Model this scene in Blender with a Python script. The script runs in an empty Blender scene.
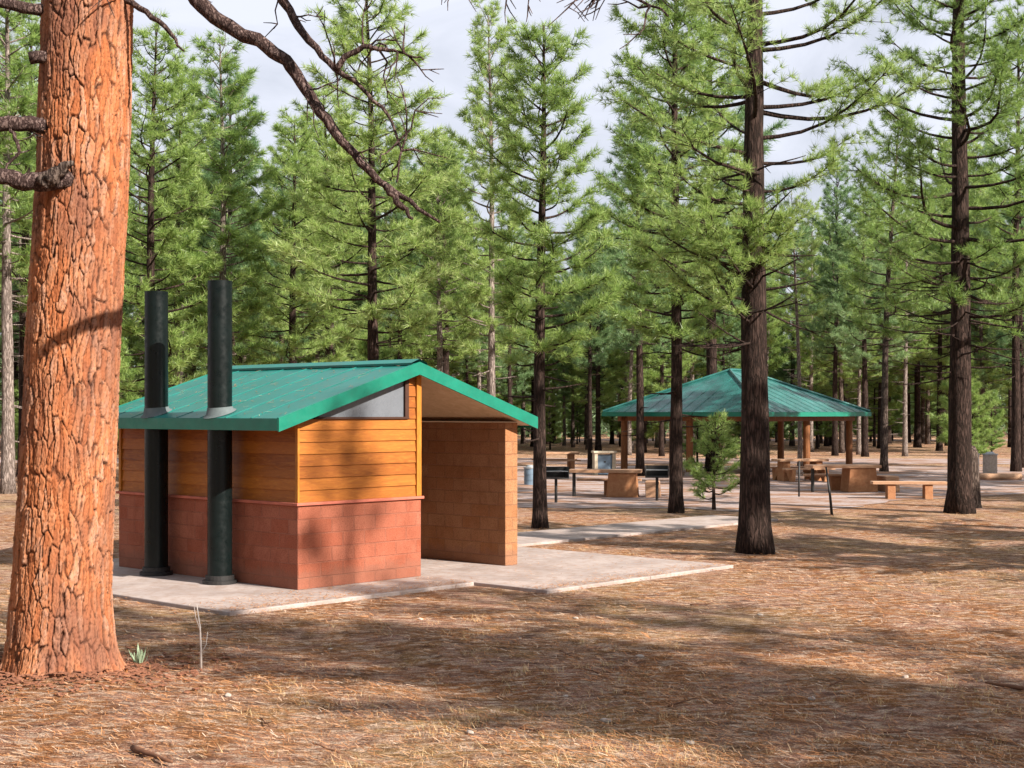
import bpy, math, random
import numpy as np

random.seed(7)
rng = np.random.default_rng(7)
sc = bpy.context.scene
col = sc.collection
R = math.radians

# ------------------------------------------------------------------ camera
F, HOR, EYE = 1450.0, 412.0, 2.47
cam_d = bpy.data.cameras.new("camera")
cam_d.sensor_width = 36.0
cam_d.lens = 36.0 * F / 1024.0
cam_d.shift_y = (HOR - 384.0) / 1024.0
cam_d.clip_end = 3000
cam = bpy.data.objects.new("camera", cam_d)
cam.location = (0, 0, EYE)
cam.rotation_euler = (R(90), 0, 0)
col.objects.link(cam)
sc.camera = cam


def at(px, py, z):
    """point of the place seen at a photo pixel, z metres in front of the viewer"""
    return np.array([(px - 512) / F * z, z, EYE - (py - HOR) * z / F])


def onground(px, py):
    z = F * EYE / (py - HOR)
    return (px - 512) / F * z, z


# ------------------------------------------------------------------ mesh helpers
class MB:
    def __init__(self):
        self.v, self.q, self.t, self.n = [], [], [], 0
        self.attrs = {}

    def add(self, v, q=None, t=None):
        v = np.asarray(v, dtype=np.float64).reshape(-1, 3)
        if q is not None and len(q):
            self.q.append(np.asarray(q, dtype=np.int64) + self.n)
        if t is not None and len(t):
            self.t.append(np.asarray(t, dtype=np.int64) + self.n)
        self.v.append(v)
        self.n += len(v)
        return self

    def box(self, x0, x1, y0, y1, z0, z1):
        v = [(x0, y0, z0), (x1, y0, z0), (x1, y1, z0), (x0, y1, z0),
             (x0, y0, z1), (x1, y0, z1), (x1, y1, z1), (x0, y1, z1)]
        q = [(0, 3, 2, 1), (4, 5, 6, 7), (0, 1, 5, 4), (1, 2, 6, 5), (2, 3, 7, 6), (3, 0, 4, 7)]
        return self.add(v, q)

    def prism(self, poly, a0, a1, axis):
        """extrude a convex 2D polygon along axis ('x': poly in y,z; 'y': poly in x,z; 'z': poly in x,y)"""
        n = len(poly)
        def mk(p, a):
            return {'x': (a, p[0], p[1]), 'y': (p[0], a, p[1]), 'z': (p[0], p[1], a)}[axis]
        v = [mk(p, a0) for p in poly] + [mk(p, a1) for p in poly]
        q = [(i, (i + 1) % n, n + (i + 1) % n, n + i) for i in range(n)]
        t = [(0, i + 1, i) for i in range(1, n - 1)] + [(n, n + i, n + i + 1) for i in range(1, n - 1)]
        return self.add(v, q, t)

    def tube(self, pts, rad, n=8, cap=True, rough=0.0):
        pts = np.asarray(pts, dtype=np.float64)
        m = len(pts)
        rad = np.broadcast_to(np.asarray(rad, dtype=np.float64), (m,))
        d = np.gradient(pts, axis=0)
        d /= np.linalg.norm(d, axis=1)[:, None] + 1e-9
        ref = np.where(np.abs(d[:, 2:3]) > 0.9, np.array([[1.0, 0, 0]]), np.array([[0, 0, 1.0]]))
        if np.mean(np.abs(d[:, 2])) > 0.6:
            ref = np.tile(np.array([[1.0, 0, 0]]), (m, 1))
        a = np.cross(d, ref); a /= np.linalg.norm(a, axis=1)[:, None] + 1e-9
        b = np.cross(d, a)
        th = np.linspace(0, 2 * np.pi, n, endpoint=False)
        rr = rad[:, None] * (1 + rough * rng.standard_normal((m, n)))
        v = pts[:, None, :] + rr[:, :, None] * (np.cos(th)[None, :, None] * a[:, None, :] + np.sin(th)[None, :, None] * b[:, None, :])
        i = np.arange(m - 1)[:, None] * n; j = np.arange(n)[None, :]; k = (np.arange(n)[None, :] + 1) % n
        q = np.stack([i + j, i + k, i + n + k, i + n + j], -1).reshape(-1, 4)
        vv = v.reshape(-1, 3)
        t = None
        if cap:
            vv = np.vstack([vv, pts[0], pts[-1]])
            j = np.arange(n); k = (j + 1) % n
            t = np.vstack([np.stack([k, j, np.full(n, m * n)], -1),
                           np.stack([(m - 1) * n + j, (m - 1) * n + k, np.full(n, m * n + 1)], -1)])
        return self.add(vv, q, t)

    def cyl(self, x, y, z0, z1, r0, r1=None, n=24):
        r1 = r0 if r1 is None else r1
        th = np.linspace(0, 2 * np.pi, n, endpoint=False)
        lo = np.stack([x + r0 * np.cos(th), y + r0 * np.sin(th), np.full(n, z0)], -1)
        hi = np.stack([x + r1 * np.cos(th), y + r1 * np.sin(th), np.full(n, z1)], -1)
        v = np.vstack([lo, hi, [(x, y, z0)], [(x, y, z1)]])
        j = np.arange(n); k = (j + 1) % n
        q = np.stack([j, k, n + k, n + j], -1)
        t = np.vstack([np.stack([k, j, np.full(n, 2 * n)], -1), np.stack([n + j, n + k, np.full(n, 2 * n + 1)], -1)])
        return self.add(v, q, t)

    def mesh(self, name, smooth=False):
        me = bpy.data.meshes.new(name)
        v = np.vstack(self.v) if self.v else np.zeros((0, 3))
        q = np.vstack(self.q) if self.q else np.zeros((0, 4), dtype=np.int64)
        t = np.vstack(self.t) if self.t else np.zeros((0, 3), dtype=np.int64)
        nq, nt = len(q), len(t)
        me.vertices.add(len(v)); me.vertices.foreach_set("co", v.astype(np.float32).ravel())
        me.loops.add(nq * 4 + nt * 3); me.polygons.add(nq + nt)
        me.loops.foreach_set("vertex_index", np.concatenate([q.ravel(), t.ravel()]).astype(np.int32))
        st = np.concatenate([np.arange(nq) * 4, nq * 4 + np.arange(nt) * 3]).astype(np.int32)
        me.polygons.foreach_set("loop_start", st)
        me.polygons.foreach_set("use_smooth", np.full(nq + nt, smooth, dtype=bool))
        me.update(calc_edges=True)
        for k, arr in self.attrs.items():
            at_ = me.attributes.new(k, 'FLOAT', 'POINT')
            at_.data.foreach_set("value", np.asarray(arr, dtype=np.float32))
        return me

    def build(self, name, mat, parent=None, smooth=False, bevel=0.0):
        o = bpy.data.objects.new(name, self.mesh(name, smooth))
        o.data.materials.append(mat)
        col.objects.link(o)
        o.parent = parent
        if bevel:
            b = o.modifiers.new("bevel", 'BEVEL'); b.width = bevel; b.segments = 2; b.limit_method = 'ANGLE'
        return o


def tag(o, label=None, cat=None, group=None, kind=None):
    if label: o["label"] = label
    if cat: o["category"] = cat
    if group: o["group"] = group
    if kind: o["kind"] = kind
    return o


def empty(name, loc, rz, label, cat, group=None):
    o = bpy.data.objects.new(name, None)
    o.location = loc; o.rotation_euler = (0, 0, rz); o.empty_display_size = 0.2
    col.objects.link(o)
    return tag(o, label, cat, group)


def copy_tree(root, loc, rz, label, group=None, s=1.0):
    r = root.copy(); col.objects.link(r)
    r.location = loc; r.rotation_euler = (0, 0, rz); r.scale = (s, s, s)
    r["label"] = label
    if group: r["group"] = group
    elif "group" in r: del r["group"]
    for ch in list(root.children):
        c = ch.copy(); col.objects.link(c); c.parent = r
        for g in list(ch.children):
            d = g.copy(); col.objects.link(d); d.parent = c
    return r


# ------------------------------------------------------------------ materials
def mat(name):
    m = bpy.data.materials.new(name); m.use_nodes = True
    nt = m.node_tree
    return m, nt, nt.nodes["Principled BSDF"]


def N(nt, kind, **kw):
    n = nt.nodes.new(kind)
    for k, v in kw.items():
        if k in n.inputs and not hasattr(n, k): n.inputs[k].default_value = v
        else: setattr(n, k, v)
    return n


def coords(nt, kind="Object", scale=(1, 1, 1)):
    tc = nt.nodes.new("ShaderNodeTexCoord"); mp = nt.nodes.new("ShaderNodeMapping")
    mp.inputs["Scale"].default_value = scale
    nt.links.new(tc.outputs[kind], mp.inputs[0])
    return mp.outputs[0]


def noise(nt, vec, scale, detail=5, rough=0.6, dist=0.0):
    n = nt.nodes.new("ShaderNodeTexNoise")
    n.inputs["Scale"].default_value = scale; n.inputs["Detail"].default_value = detail
    n.inputs["Roughness"].default_value = rough; n.inputs["Distortion"].default_value = dist
    if vec is not None: nt.links.new(vec, n.inputs["Vector"])
    return n.outputs["Fac"]


def ramp(nt, fac, stops):
    n = nt.nodes.new("ShaderNodeValToRGB")
    el = n.color_ramp.elements
    while len(el) < len(stops): el.new(0.5)
    for e, (p, c) in zip(el, stops):
        e.position = p
        e.color = (c[0], c[1], c[2], 1) if hasattr(c, '__len__') else (c, c, c, 1)
    nt.links.new(fac, n.inputs[0])
    return n.outputs[0]


def mixc(nt, fac, a, b, mode='MIX'):
    n = nt.nodes.new("ShaderNodeMix"); n.data_type = 'RGBA'; n.blend_type = mode
    for sock, val in ((n.inputs["Factor"], fac), (n.inputs["A"], a), (n.inputs["B"], b)):
        pass
    def setin(i, val):
        if hasattr(val, 'is_linked') or hasattr(val, 'links'):
            nt.links.new(val, n.inputs[i])
        elif hasattr(val, '__len__'):
            n.inputs[i].default_value = (val[0], val[1], val[2], 1)
        else:
            n.inputs[i].default_value = val
    setin(0, fac); setin(6, a); setin(7, b)
    return n.outputs[2]


def math_n(nt, op, a, b=None):
    n = nt.nodes.new("ShaderNodeMath"); n.operation = op
    for i, v in enumerate((a, b)):
        if v is None: continue
        if hasattr(v, 'links'): nt.links.new(v, n.inputs[i])
        else: n.inputs[i].default_value = v
    return n.outputs[0]


def bump(nt, bs, h, strength=0.4, dist=0.02):
    b = nt.nodes.new("ShaderNodeBump"); b.inputs["Strength"].default_value = strength
    b.inputs["Distance"].default_value = dist
    nt.links.new(h, b.inputs["Height"]); nt.links.new(b.outputs[0], bs.inputs["Normal"])


def setb(bs, rough=0.8, spec=0.3):
    bs.inputs["Roughness"].default_value = rough
    bs.inputs["Specular IOR Level"].default_value = spec


def island(nt):
    return nt.nodes.new("ShaderNodeNewGeometry").outputs["Random Per Island"]


def objrand(nt):
    return nt.nodes.new("ShaderNodeObjectInfo").outputs["Random"]


# ground: needle litter, straw, bare pinkish earth
GROUND, nt, bs = mat("needle_ground"); setb(bs, 0.95, 0.1)
P = coords(nt)
big = noise(nt, P, 0.16, 4, 0.55); mid = noise(nt, P, 1.1, 5, 0.65, 0.5)
Ps = coords(nt, scale=(1.0, 1.6, 1)); fine = noise(nt, Ps, 14, 6, 0.75, 0.8); grit = noise(nt, P, 60, 3, 0.7)
needle = ramp(nt, fine, [(0.3, (0.085, 0.037, 0.021)), (0.44, (0.317, 0.122, 0.044)), (0.56, (0.464, 0.201, 0.076)), (0.72, (0.659, 0.415, 0.244))])
earth = ramp(nt, fine, [(0.3, (0.159, 0.079, 0.061)), (0.5, (0.488, 0.256, 0.183)), (0.7, (0.708, 0.476, 0.366))])
straw = ramp(nt, fine, [(0.3, (0.146, 0.079, 0.037)), (0.5, (0.439, 0.256, 0.110)), (0.7, (0.683, 0.500, 0.305))])
c = mixc(nt, ramp(nt, big, [(0.44, 0.0), (0.58, 1.0)]), needle, straw)
c = mixc(nt, ramp(nt, mid, [(0.46, 0.0), (0.60, 0.85)]), c, earth)
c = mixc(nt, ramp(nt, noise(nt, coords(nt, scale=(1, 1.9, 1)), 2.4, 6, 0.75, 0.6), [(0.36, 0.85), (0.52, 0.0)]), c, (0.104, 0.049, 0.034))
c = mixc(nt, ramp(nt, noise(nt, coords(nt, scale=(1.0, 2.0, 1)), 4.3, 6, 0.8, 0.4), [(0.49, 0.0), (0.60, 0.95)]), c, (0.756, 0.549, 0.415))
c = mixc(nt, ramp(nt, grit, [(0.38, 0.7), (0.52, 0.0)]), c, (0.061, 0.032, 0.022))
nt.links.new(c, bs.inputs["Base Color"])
bump(nt, bs, math_n(nt, 'ADD', fine, math_n(nt, 'MULTIPLY', mid, 1.5)), 1.0, 0.1)

# litter blades
LITTER, nt, bs = mat("dry_needles"); setb(bs, 0.8, 0.2)
c = ramp(nt, island(nt), [(0.0, (0.115, 0.046, 0.021)), (0.35, (0.368, 0.144, 0.052)), (0.7, (0.506, 0.241, 0.103)), (0.92, (0.575, 0.356, 0.218)), (1.0, (0.667, 0.529, 0.414))])
nt.links.new(c, bs.inputs["Base Color"])
GRASS, nt, bs = mat("dry_grass"); setb(bs, 0.7, 0.2)
c = ramp(nt, island(nt), [(0.0, (0.276, 0.149, 0.057)), (0.5, (0.483, 0.310, 0.138)), (0.9, (0.644, 0.471, 0.276)), (1.0, (0.196, 0.196, 0.069))])
nt.links.new(c, bs.inputs["Base Color"])

CONC, nt, bs = mat("concrete"); setb(bs, 0.85, 0.25)
P = coords(nt)
c = ramp(nt, noise(nt, P, 1.2, 6, 0.6), [(0.35, (0.275, 0.223, 0.206)), (0.6, (0.381, 0.316, 0.295))])
c = mixc(nt, ramp(nt, noise(nt, P, 7, 6, 0.8), [(0.46, 0.0), (0.7, 0.7)]), c, (0.226, 0.138, 0.093))
nt.links.new(c, bs.inputs["Base Color"]); bump(nt, bs, noise(nt, P, 40, 4, 0.7), 0.2, 0.01)

GRAVEL, nt, bs = mat("pink_gravel"); setb(bs, 0.9, 0.2)
P = coords(nt)
c = ramp(nt, noise(nt, P, 9, 8, 0.85), [(0.3, (0.170, 0.128, 0.119)), (0.5, (0.323, 0.255, 0.242)), (0.7, (0.476, 0.391, 0.374))])
c = mixc(nt, ramp(nt, noise(nt, coords(nt, scale=(0.6, 1.2, 1)), 0.8, 6, 0.75), [(0.46, 0.0), (0.56, 0.9)]), c, (0.221, 0.106, 0.051))
nt.links.new(c, bs.inputs["Base Color"]); bump(nt, bs, noise(nt, P, 30, 4, 0.7), 0.4, 0.02)


def block_mat(name, dark, light, mortar):
    m, nt, bs = mat(name); setb(bs, 0.85, 0.2)
    tc = nt.nodes.new("ShaderNodeTexCoord"); sep = nt.nodes.new("ShaderNodeSeparateXYZ"); cmb = nt.nodes.new("ShaderNodeCombineXYZ")
    nt.links.new(tc.outputs["Object"], sep.inputs[0])
    nt.links.new(math_n(nt, 'ADD', sep.outputs[0], sep.outputs[1]), cmb.inputs[0]); nt.links.new(sep.outputs[2], cmb.inputs[1])
    br = nt.nodes.new("ShaderNodeTexBrick")
    br.inputs["Scale"].default_value = 1.0; br.inputs["Brick Width"].default_value = 0.4; br.inputs["Row Height"].default_value = 0.2
    br.inputs["Mortar Size"].default_value = 0.009; br.inputs["Mortar Smooth"].default_value = 0.3
    br.inputs["Color1"].default_value = (*dark, 1); br.inputs["Color2"].default_value = (*light, 1); br.inputs["Mortar"].default_value = (*mortar, 1)
    nt.links.new(cmb.outputs[0], br.inputs["Vector"])
    n1 = noise(nt, tc.outputs["Object"], 3.0, 6, 0.7); n2 = noise(nt, tc.outputs["Object"], 55, 4, 0.8)
    c = mixc(nt, ramp(nt, n1, [(0.35, 0.0), (0.7, 0.6)]), br.outputs[0], light)
    c = mixc(nt, ramp(nt, noise(nt, tc.outputs["Object"], 1.7, 6, 0.75, 0.5), [(0.45, 0.0), (0.66, 0.5)]), c, tuple(x * 0.6 for x in dark))
    c = mixc(nt, ramp(nt, n2, [(0.36, 0.7), (0.54, 0.0)]), c, tuple(x * 0.5 for x in dark))
    nt.links.new(c, bs.inputs["Base Color"])
    zn = math_n(nt, 'ADD', sep.outputs[2], math_n(nt, 'MULTIPLY', noise(nt, tc.outputs["Object"], 5.0, 6, 0.8), -0.5))
    c = mixc(nt, ramp(nt, zn, [(0.0, 0.4), (0.08, 0.0)]), c, (0.2, 0.10, 0.07))
    nt.links.new(c, bs.inputs["Base Color"])
    h = math_n(nt, 'SUBTRACT', math_n(nt, 'MULTIPLY', n2, 0.5), math_n(nt, 'MULTIPLY', br.outputs["Fac"], 0.8))
    bump(nt, bs, h, 0.9, 0.03)
    return m


REDBLOCK = block_mat("red_block", (0.32, 0.082, 0.042), (0.41, 0.145, 0.09), (0.36, 0.135, 0.088))
TANBLOCK = block_mat("tan_block", (0.32, 0.125, 0.046), (0.39, 0.195, 0.10), (0.32, 0.155, 0.085))


def wood_mat(name, a, b, d, along=(1, 1, 1), rough=0.55, isl=True):
    m, nt, bs = mat(name); setb(bs, rough, 0.35)
    P = coords(nt, scale=along)
    g = noise(nt, P, 6, 6, 0.65, 1.2)
    c = ramp(nt, g, [(0.3, a), (0.55, b), (0.72, d)])
    if isl:
        c = mixc(nt, 0.3, c, mixc(nt, island(nt), tuple(x * 0.55 for x in a), tuple(min(1, x * 1.25) for x in d)))
    nt.links.new(c, bs.inputs["Base Color"]); bump(nt, bs, g, 0.2, 0.01)
    return m


SIDING = wood_mat("stained_siding", (0.194, 0.045, 0.003), (0.310, 0.089, 0.007), (0.402, 0.147, 0.020), (0.6, 0.6, 4))
TRIM = wood_mat("stained_trim", (0.294, 0.093, 0.008), (0.402, 0.147, 0.015), (0.480, 0.209, 0.031), (3, 3, 0.5), isl=False)
SOFFITM = wood_mat("soffit_panel", (0.46, 0.31, 0.17), (0.56, 0.39, 0.23), (0.62, 0.46, 0.29), (1, 1, 1), 0.7, False)
POSTM = wood_mat("log_post", (0.119, 0.038, 0.010), (0.196, 0.070, 0.020), (0.280, 0.119, 0.042), (3, 3, 0.4), 0.6, False)
TABLEM = wood_mat("weathered_plank", (0.306, 0.145, 0.072), (0.442, 0.246, 0.145), (0.561, 0.383, 0.264), (0.6, 5, 5), 0.7)
TABLED = wood_mat("block_support", (0.281, 0.102, 0.038), (0.383, 0.170, 0.076), (0.468, 0.255, 0.136), (1, 1, 1), 0.7)


def plain(name, c, rough=0.5, spec=0.4, metal=0.0, var=0.25, sc_=4.0):
    m, nt, bs = mat(name); setb(bs, rough, spec); bs.inputs["Metallic"].default_value = metal
    n = noise(nt, coords(nt), sc_, 6, 0.65)
    cc = ramp(nt, n, [(0.3, tuple(x * (1 - var) for x in c)), (0.7, tuple(min(1, x * (1 + var)) for x in c))])
    nt.links.new(cc, bs.inputs["Base Color"])
    rr = ramp(nt, noise(nt, coords(nt), sc_ * 3, 4, 0.6), [(0.3, max(0, rough - 0.12)), (0.7, min(1, rough + 0.12))])
    nt.links.new(rr, bs.inputs["Roughness"])
    return m


ROOF, nt, bs = mat("green_metal_roof"); setb(bs, 0.34, 0.3)
n = noise(nt, coords(nt, scale=(1, 1, 1)), 1.6, 6, 0.7)
c = ramp(nt, n, [(0.3, (0.005, 0.105, 0.085)), (0.6, (0.008, 0.15, 0.125)), (0.8, (0.024, 0.19, 0.165))])
c = mixc(nt, ramp(nt, noise(nt, coords(nt), 26, 5, 0.8), [(0.58, 0.0), (0.72, 0.75)]), c, (0.13, 0.09, 0.05))
nt.links.new(c, bs.inputs["Base Color"])
nt.links.new(ramp(nt, n, [(0.3, 0.28), (0.7, 0.45)]), bs.inputs["Roughness"])
SHELTERROOF = plain("shelter_metal_roof", (0.024, 0.115, 0.105), 0.3, 0.55, var=0.45, sc_=1.5)
FASCIA = plain("green_fascia", (0.008, 0.15, 0.10), 0.4, 0.35, var=0.15)
PIPE = plain("black_pipe", (0.003, 0.006, 0.006), 0.36, 0.25, var=0.3)
BOOT = plain("grey_flashing", (0.10, 0.12, 0.125), 0.75, 0.2, 0.0)
PANE = plain("frosted_pane", (0.13, 0.14, 0.16), 0.3, 0.5, var=0.1)
DARKT = plain("dark_trim", (0.05, 0.02, 0.012), 0.7, 0.3)
LEDGE = plain("ledge_cap", (0.42, 0.12, 0.08), 0.75, 0.3)
DOORM = plain("door_steel", (0.16, 0.09, 0.05), 0.5, 0.4)
IRON = plain("black_iron", (0.02, 0.018, 0.018), 0.6, 0.4)
STEEL = plain("grey_steel", (0.33, 0.34, 0.36), 0.45, 0.5, 0.4)
BLUEG = plain("blue_grey_paint", (0.12, 0.17, 0.23), 0.5, 0.4)
CREAM = plain("cream_masonry", (0.5, 0.42, 0.32), 0.85, 0.2)
STONE = plain("pale_stone", (0.38, 0.32, 0.28), 0.9, 0.2, sc_=12)
TWIG = plain("pale_twig", (0.52, 0.46, 0.42), 0.8, 0.2)
STICKM = plain("brown_stick", (0.13, 0.06, 0.035), 0.85, 0.2, sc_=12)
FLAKE = plain("shed_bark", (0.20, 0.085, 0.05), 0.85, 0.2, 0.0, 0.5, 25)
LEAFP = plain("pale_leaf", (0.30, 0.38, 0.25), 0.7, 0.2)


def bark_mat(name, dark, midc, light, sxy=15, sz=2.6):
    m, nt, bs = mat(name); setb(bs, 0.9, 0.15)
    P = coords(nt, scale=(sxy, sxy, sz))
    w = noise(nt, coords(nt, scale=(3, 3, 1)), 2.0, 4, 0.6)
    vo = nt.nodes.new("ShaderNodeTexVoronoi"); vo.feature = 'DISTANCE_TO_EDGE'; vo.inputs["Scale"].default_value = 1.0
    nv = nt.nodes.new("ShaderNodeTexNoise"); nv.inputs["Scale"].default_value = 1.3; nv.inputs["Detail"].default_value = 4
    nt.links.new(P, nv.inputs["Vector"])
    va = nt.nodes.new("ShaderNodeVectorMath"); va.operation = 'MULTIPLY_ADD'; va.inputs[1].default_value = (2.0, 2.0, 2.0)
    nt.links.new(nv.outputs["Color"], va.inputs[0]); nt.links.new(P, va.inputs[2])
    nt.links.new(va.outputs[0], vo.inputs["Vector"])
    n = noise(nt, P, 2.5, 6, 0.7)
    h = math_n(nt, 'ADD', math_n(nt, 'MINIMUM', vo.outputs["Distance"], 0.25), math_n(nt, 'MULTIPLY', n, 0.25))
    c = ramp(nt, h, [(0.12, dark), (0.24, midc), (0.42, light)])
    c = mixc(nt, ramp(nt, w, [(0.4, 0.0), (0.65, 0.6)]), c, tuple(0.6 * x for x in midc))
    nt.links.new(c, bs.inputs["Base Color"]); bump(nt, bs, h, 1.0, 0.05)
    return m


BARKD = bark_mat("dark_bark", (0.009, 0.006, 0.005), (0.032, 0.019, 0.015), (0.075, 0.047, 0.039))
BARKG = bark_mat("grey_bark", (0.02, 0.014, 0.012), (0.075, 0.052, 0.043), (0.2, 0.15, 0.125), 16, 3)
BARKL = bark_mat("dead_limb_bark", (0.022, 0.013, 0.012), (0.075, 0.045, 0.04), (0.20, 0.14, 0.125), 22, 9)

# big orange trunk: uses the bark plates modelled in its mesh
BARKO, nt, bs = mat("orange_plate_bark"); setb(bs, 0.85, 0.2)
def attr(nt, nm):
    a = nt.nodes.new("ShaderNodeAttribute"); a.attribute_name = nm; return a.outputs["Fac"]
fur, plate = attr(nt, "furrow"), attr(nt, "plate")
P = coords(nt, scale=(1, 1, 0.45))
nn = noise(nt, P, 22, 6, 0.75); nl = noise(nt, coords(nt, scale=(1, 1, 0.5)), 1.6, 4, 0.6)
c = ramp(nt, math_n(nt, 'ADD', math_n(nt, 'MULTIPLY', plate, 0.55), math_n(nt, 'MULTIPLY', nn, 0.5)),
         [(0.15, (0.20, 0.059, 0.022)), (0.42, (0.36, 0.116, 0.043)), (0.62, (0.41, 0.168, 0.080)), (0.9, (0.46, 0.28, 0.205))])
c = mixc(nt, ramp(nt, nl, [(0.44, 0.0), (0.62, 0.8)]), c, (0.167, 0.073, 0.049))
c = mixc(nt, fur, c, (0.031, 0.010, 0.006))
nt.links.new(c, bs.inputs["Base Color"])
bump(nt, bs, nn, 0.7, 0.02)


def leaf_mat(name, stops, trans):
    m, nt, bs = mat(name); setb(bs, 0.42, 0.5)
    f = math_n(nt, 'ADD', math_n(nt, 'MULTIPLY', island(nt), 0.5),
               math_n(nt, 'ADD', math_n(nt, 'MULTIPLY', objrand(nt), 0.25), math_n(nt, 'MULTIPLY', noise(nt, coords(nt), 0.9, 3, 0.6), 0.4)))
    c = ramp(nt, f, stops)
    nt.links.new(c, bs.inputs["Base Color"])
    tr = nt.nodes.new("ShaderNodeBsdfTranslucent"); nt.links.new(c, tr.inputs["Color"])
    mx = nt.nodes.new("ShaderNodeMixShader"); mx.inputs[0].default_value = trans
    nt.links.new(bs.outputs[0], mx.inputs[1]); nt.links.new(tr.outputs[0], mx.inputs[2])
    nt.links.new(mx.outputs[0], nt.nodes["Material Output"].inputs["Surface"])
    return m


NEEDLE = leaf_mat("pine_needles", [(0.15, (0.10, 0.18, 0.055)), (0.45, (0.22, 0.335, 0.085)), (0.7, (0.33, 0.45, 0.12)), (0.95, (0.48, 0.54, 0.24))], 0.5)
NEEDLEB = leaf_mat("blue_pine_needles", [(0.15, (0.075, 0.155, 0.07)), (0.5, (0.165, 0.285, 0.115)), (0.9, (0.32, 0.43, 0.20))], 0.5)

NEEDLEF = leaf_mat("far_needles", [(0.15, (0.05, 0.095, 0.055)), (0.5, (0.11, 0.18, 0.09)), (0.9, (0.23, 0.31, 0.16))], 0.4)
BARKP = bark_mat("pale_bark", (0.06, 0.045, 0.04), (0.2, 0.155, 0.135), (0.38, 0.31, 0.28), 16, 3)
# ------------------------------------------------------------------ setting
AX = R(47.0)
Ux, Uy = math.cos(AX), math.sin(AX)
P0 = (-2.91, 19.70)


def loc(u, v, z=0.0):
    return (P0[0] + u * Ux - v * Uy, P0[1] + u * Uy + v * Ux, z)


def gh(x, y):
    return 0.035 * np.sin(x * 0.9 + 1.3 * np.sin(y * 0.31)) * np.cos(y * 0.55 + 0.4) + 0.02 * np.sin(x * 2.7 + y * 1.9)


def flatmask(x, y):
    """1 where the ground carries pads, paths and the picnic area (kept level)"""
    dx, dy = x - P0[0], y - P0[1]
    u = dx * Ux + dy * Uy; v = -dx * Uy + dy * Ux
    m = ((u > -2.4) & (u < 9) & (v > -3.3) & (v < 6.5)) | ((u > 6) & (u < 20) & (v > 1.5) & (v < 5.5)) | ((y > 33.5) & (y < 82))
    return m


def ground_z(x, y):
    x = np.asarray(x, float); y = np.asarray(y, float)
    dx, dy = x - P0[0], y - P0[1]
    u = dx * Ux + dy * Uy; v = -dx * Uy + dy * Ux
    def sd(a, lo, hi): return np.maximum(lo - a, a - hi)
    d1 = np.maximum(sd(u, -2.0, 8.2), sd(v, -2.7, 6.0)); d2 = np.maximum(sd(u, 7.0, 19.0), sd(v, 2.0, 5.0)); d3 = sd(y, 35.0, 82.0)
    k = np.clip(np.minimum(np.minimum(d1, d2), d3) / 1.2, 0, 1)
    return gh(x, y) * k * np.where(y < 90, 1, 0.0)


def grid_sheet(xs, ys):
    X, Y = np.meshgrid(xs, ys)
    Z = ground_z(X, Y)
    v = np.stack([X, Y, Z], -1).reshape(-1, 3)
    nx, ny = len(xs), len(ys)
    i = np.arange(ny - 1)[:, None] * nx; j = np.arange(nx - 1)[None, :]
    q = np.stack([i + j, i + j + 1, i + nx + j + 1, i + nx + j], -1).reshape(-1, 4)
    return v, q


xs = np.concatenate([[-900, -400, -150, -60, -35], np.arange(-22, 30.1, 0.25), [36, 60, 150, 400, 900]])
ys = np.concatenate([[-300, -80, -30, -10, 0], np.arange(4, 40, 0.25), np.arange(40, 92, 2), [100, 140, 200, 350, 700, 1500]])
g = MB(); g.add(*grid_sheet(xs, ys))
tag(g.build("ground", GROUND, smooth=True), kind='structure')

# concrete pad round the restroom and apron before its porch
pad = MB()
pad.prism([loc(u, v)[:2] for u, v in ((-1.92, -1.10), (2.30, -1.10), (2.30, 5.6), (0.2, 5.6), (-1.92, 3.9))], -0.1, 0.05, 'z')
tag(pad.build("concrete_pad", CONC, bevel=0.012), kind='structure')
ap = MB()
for a, b in ((2.306, 4.6), (4.606, 6.75)):
    for c0, c1 in ((-2.48, 0.75), (0.756, 4.3)):
        ap.prism([loc(u, v)[:2] for u, v in ((a, c0), (b, c0), (b, c1), (a, c1))], -0.1, 0.05, 'z')
tag(ap.build("concrete_apron", CONC, bevel=0.012), kind='structure')
pth = MB()
for k in range(5):
    a, b = 6.756 + k * 1.8, 6.75 + (k + 1) * 1.8
    pth.prism([loc(u, v)[:2] for u, v in ((a, 2.45), (b, 2.45), (b, 4.3), (a, 4.3))], -0.1, 0.045, 'z')
tag(pth.build("footpath", CONC, bevel=0.012), kind='structure')


def ragged(poly, jit=0.25, step=0.7):
    out = []
    for k in range(len(poly)):
        a, b = np.array(poly[k], float), np.array(poly[(k + 1) % len(poly)], float)
        n = max(2, int(np.linalg.norm(b - a) / step))
        for i in range(n):
            p = a + (b - a) * i / n
            out.append(tuple(p + rng.uniform(-jit, jit, 2)))
    return out


def sheet(name, poly, z, m, kind='structure'):
    import bmesh
    bm = bmesh.new()
    f = bm.faces.new([bm.verts.new((x, y, z)) for x, y in poly])
    bmesh.ops.triangulate(bm, faces=[f])
    bm.normal_update()
    for f in bm.faces:
        if f.normal.z < 0: f.normal_flip()
    me = bpy.data.meshes.new(name); bm.to_mesh(me); bm.free()
    me.materials.append(m)
    o = bpy.data.objects.new(name, me); col.objects.link(o)
    return tag(o, kind=kind)


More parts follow.
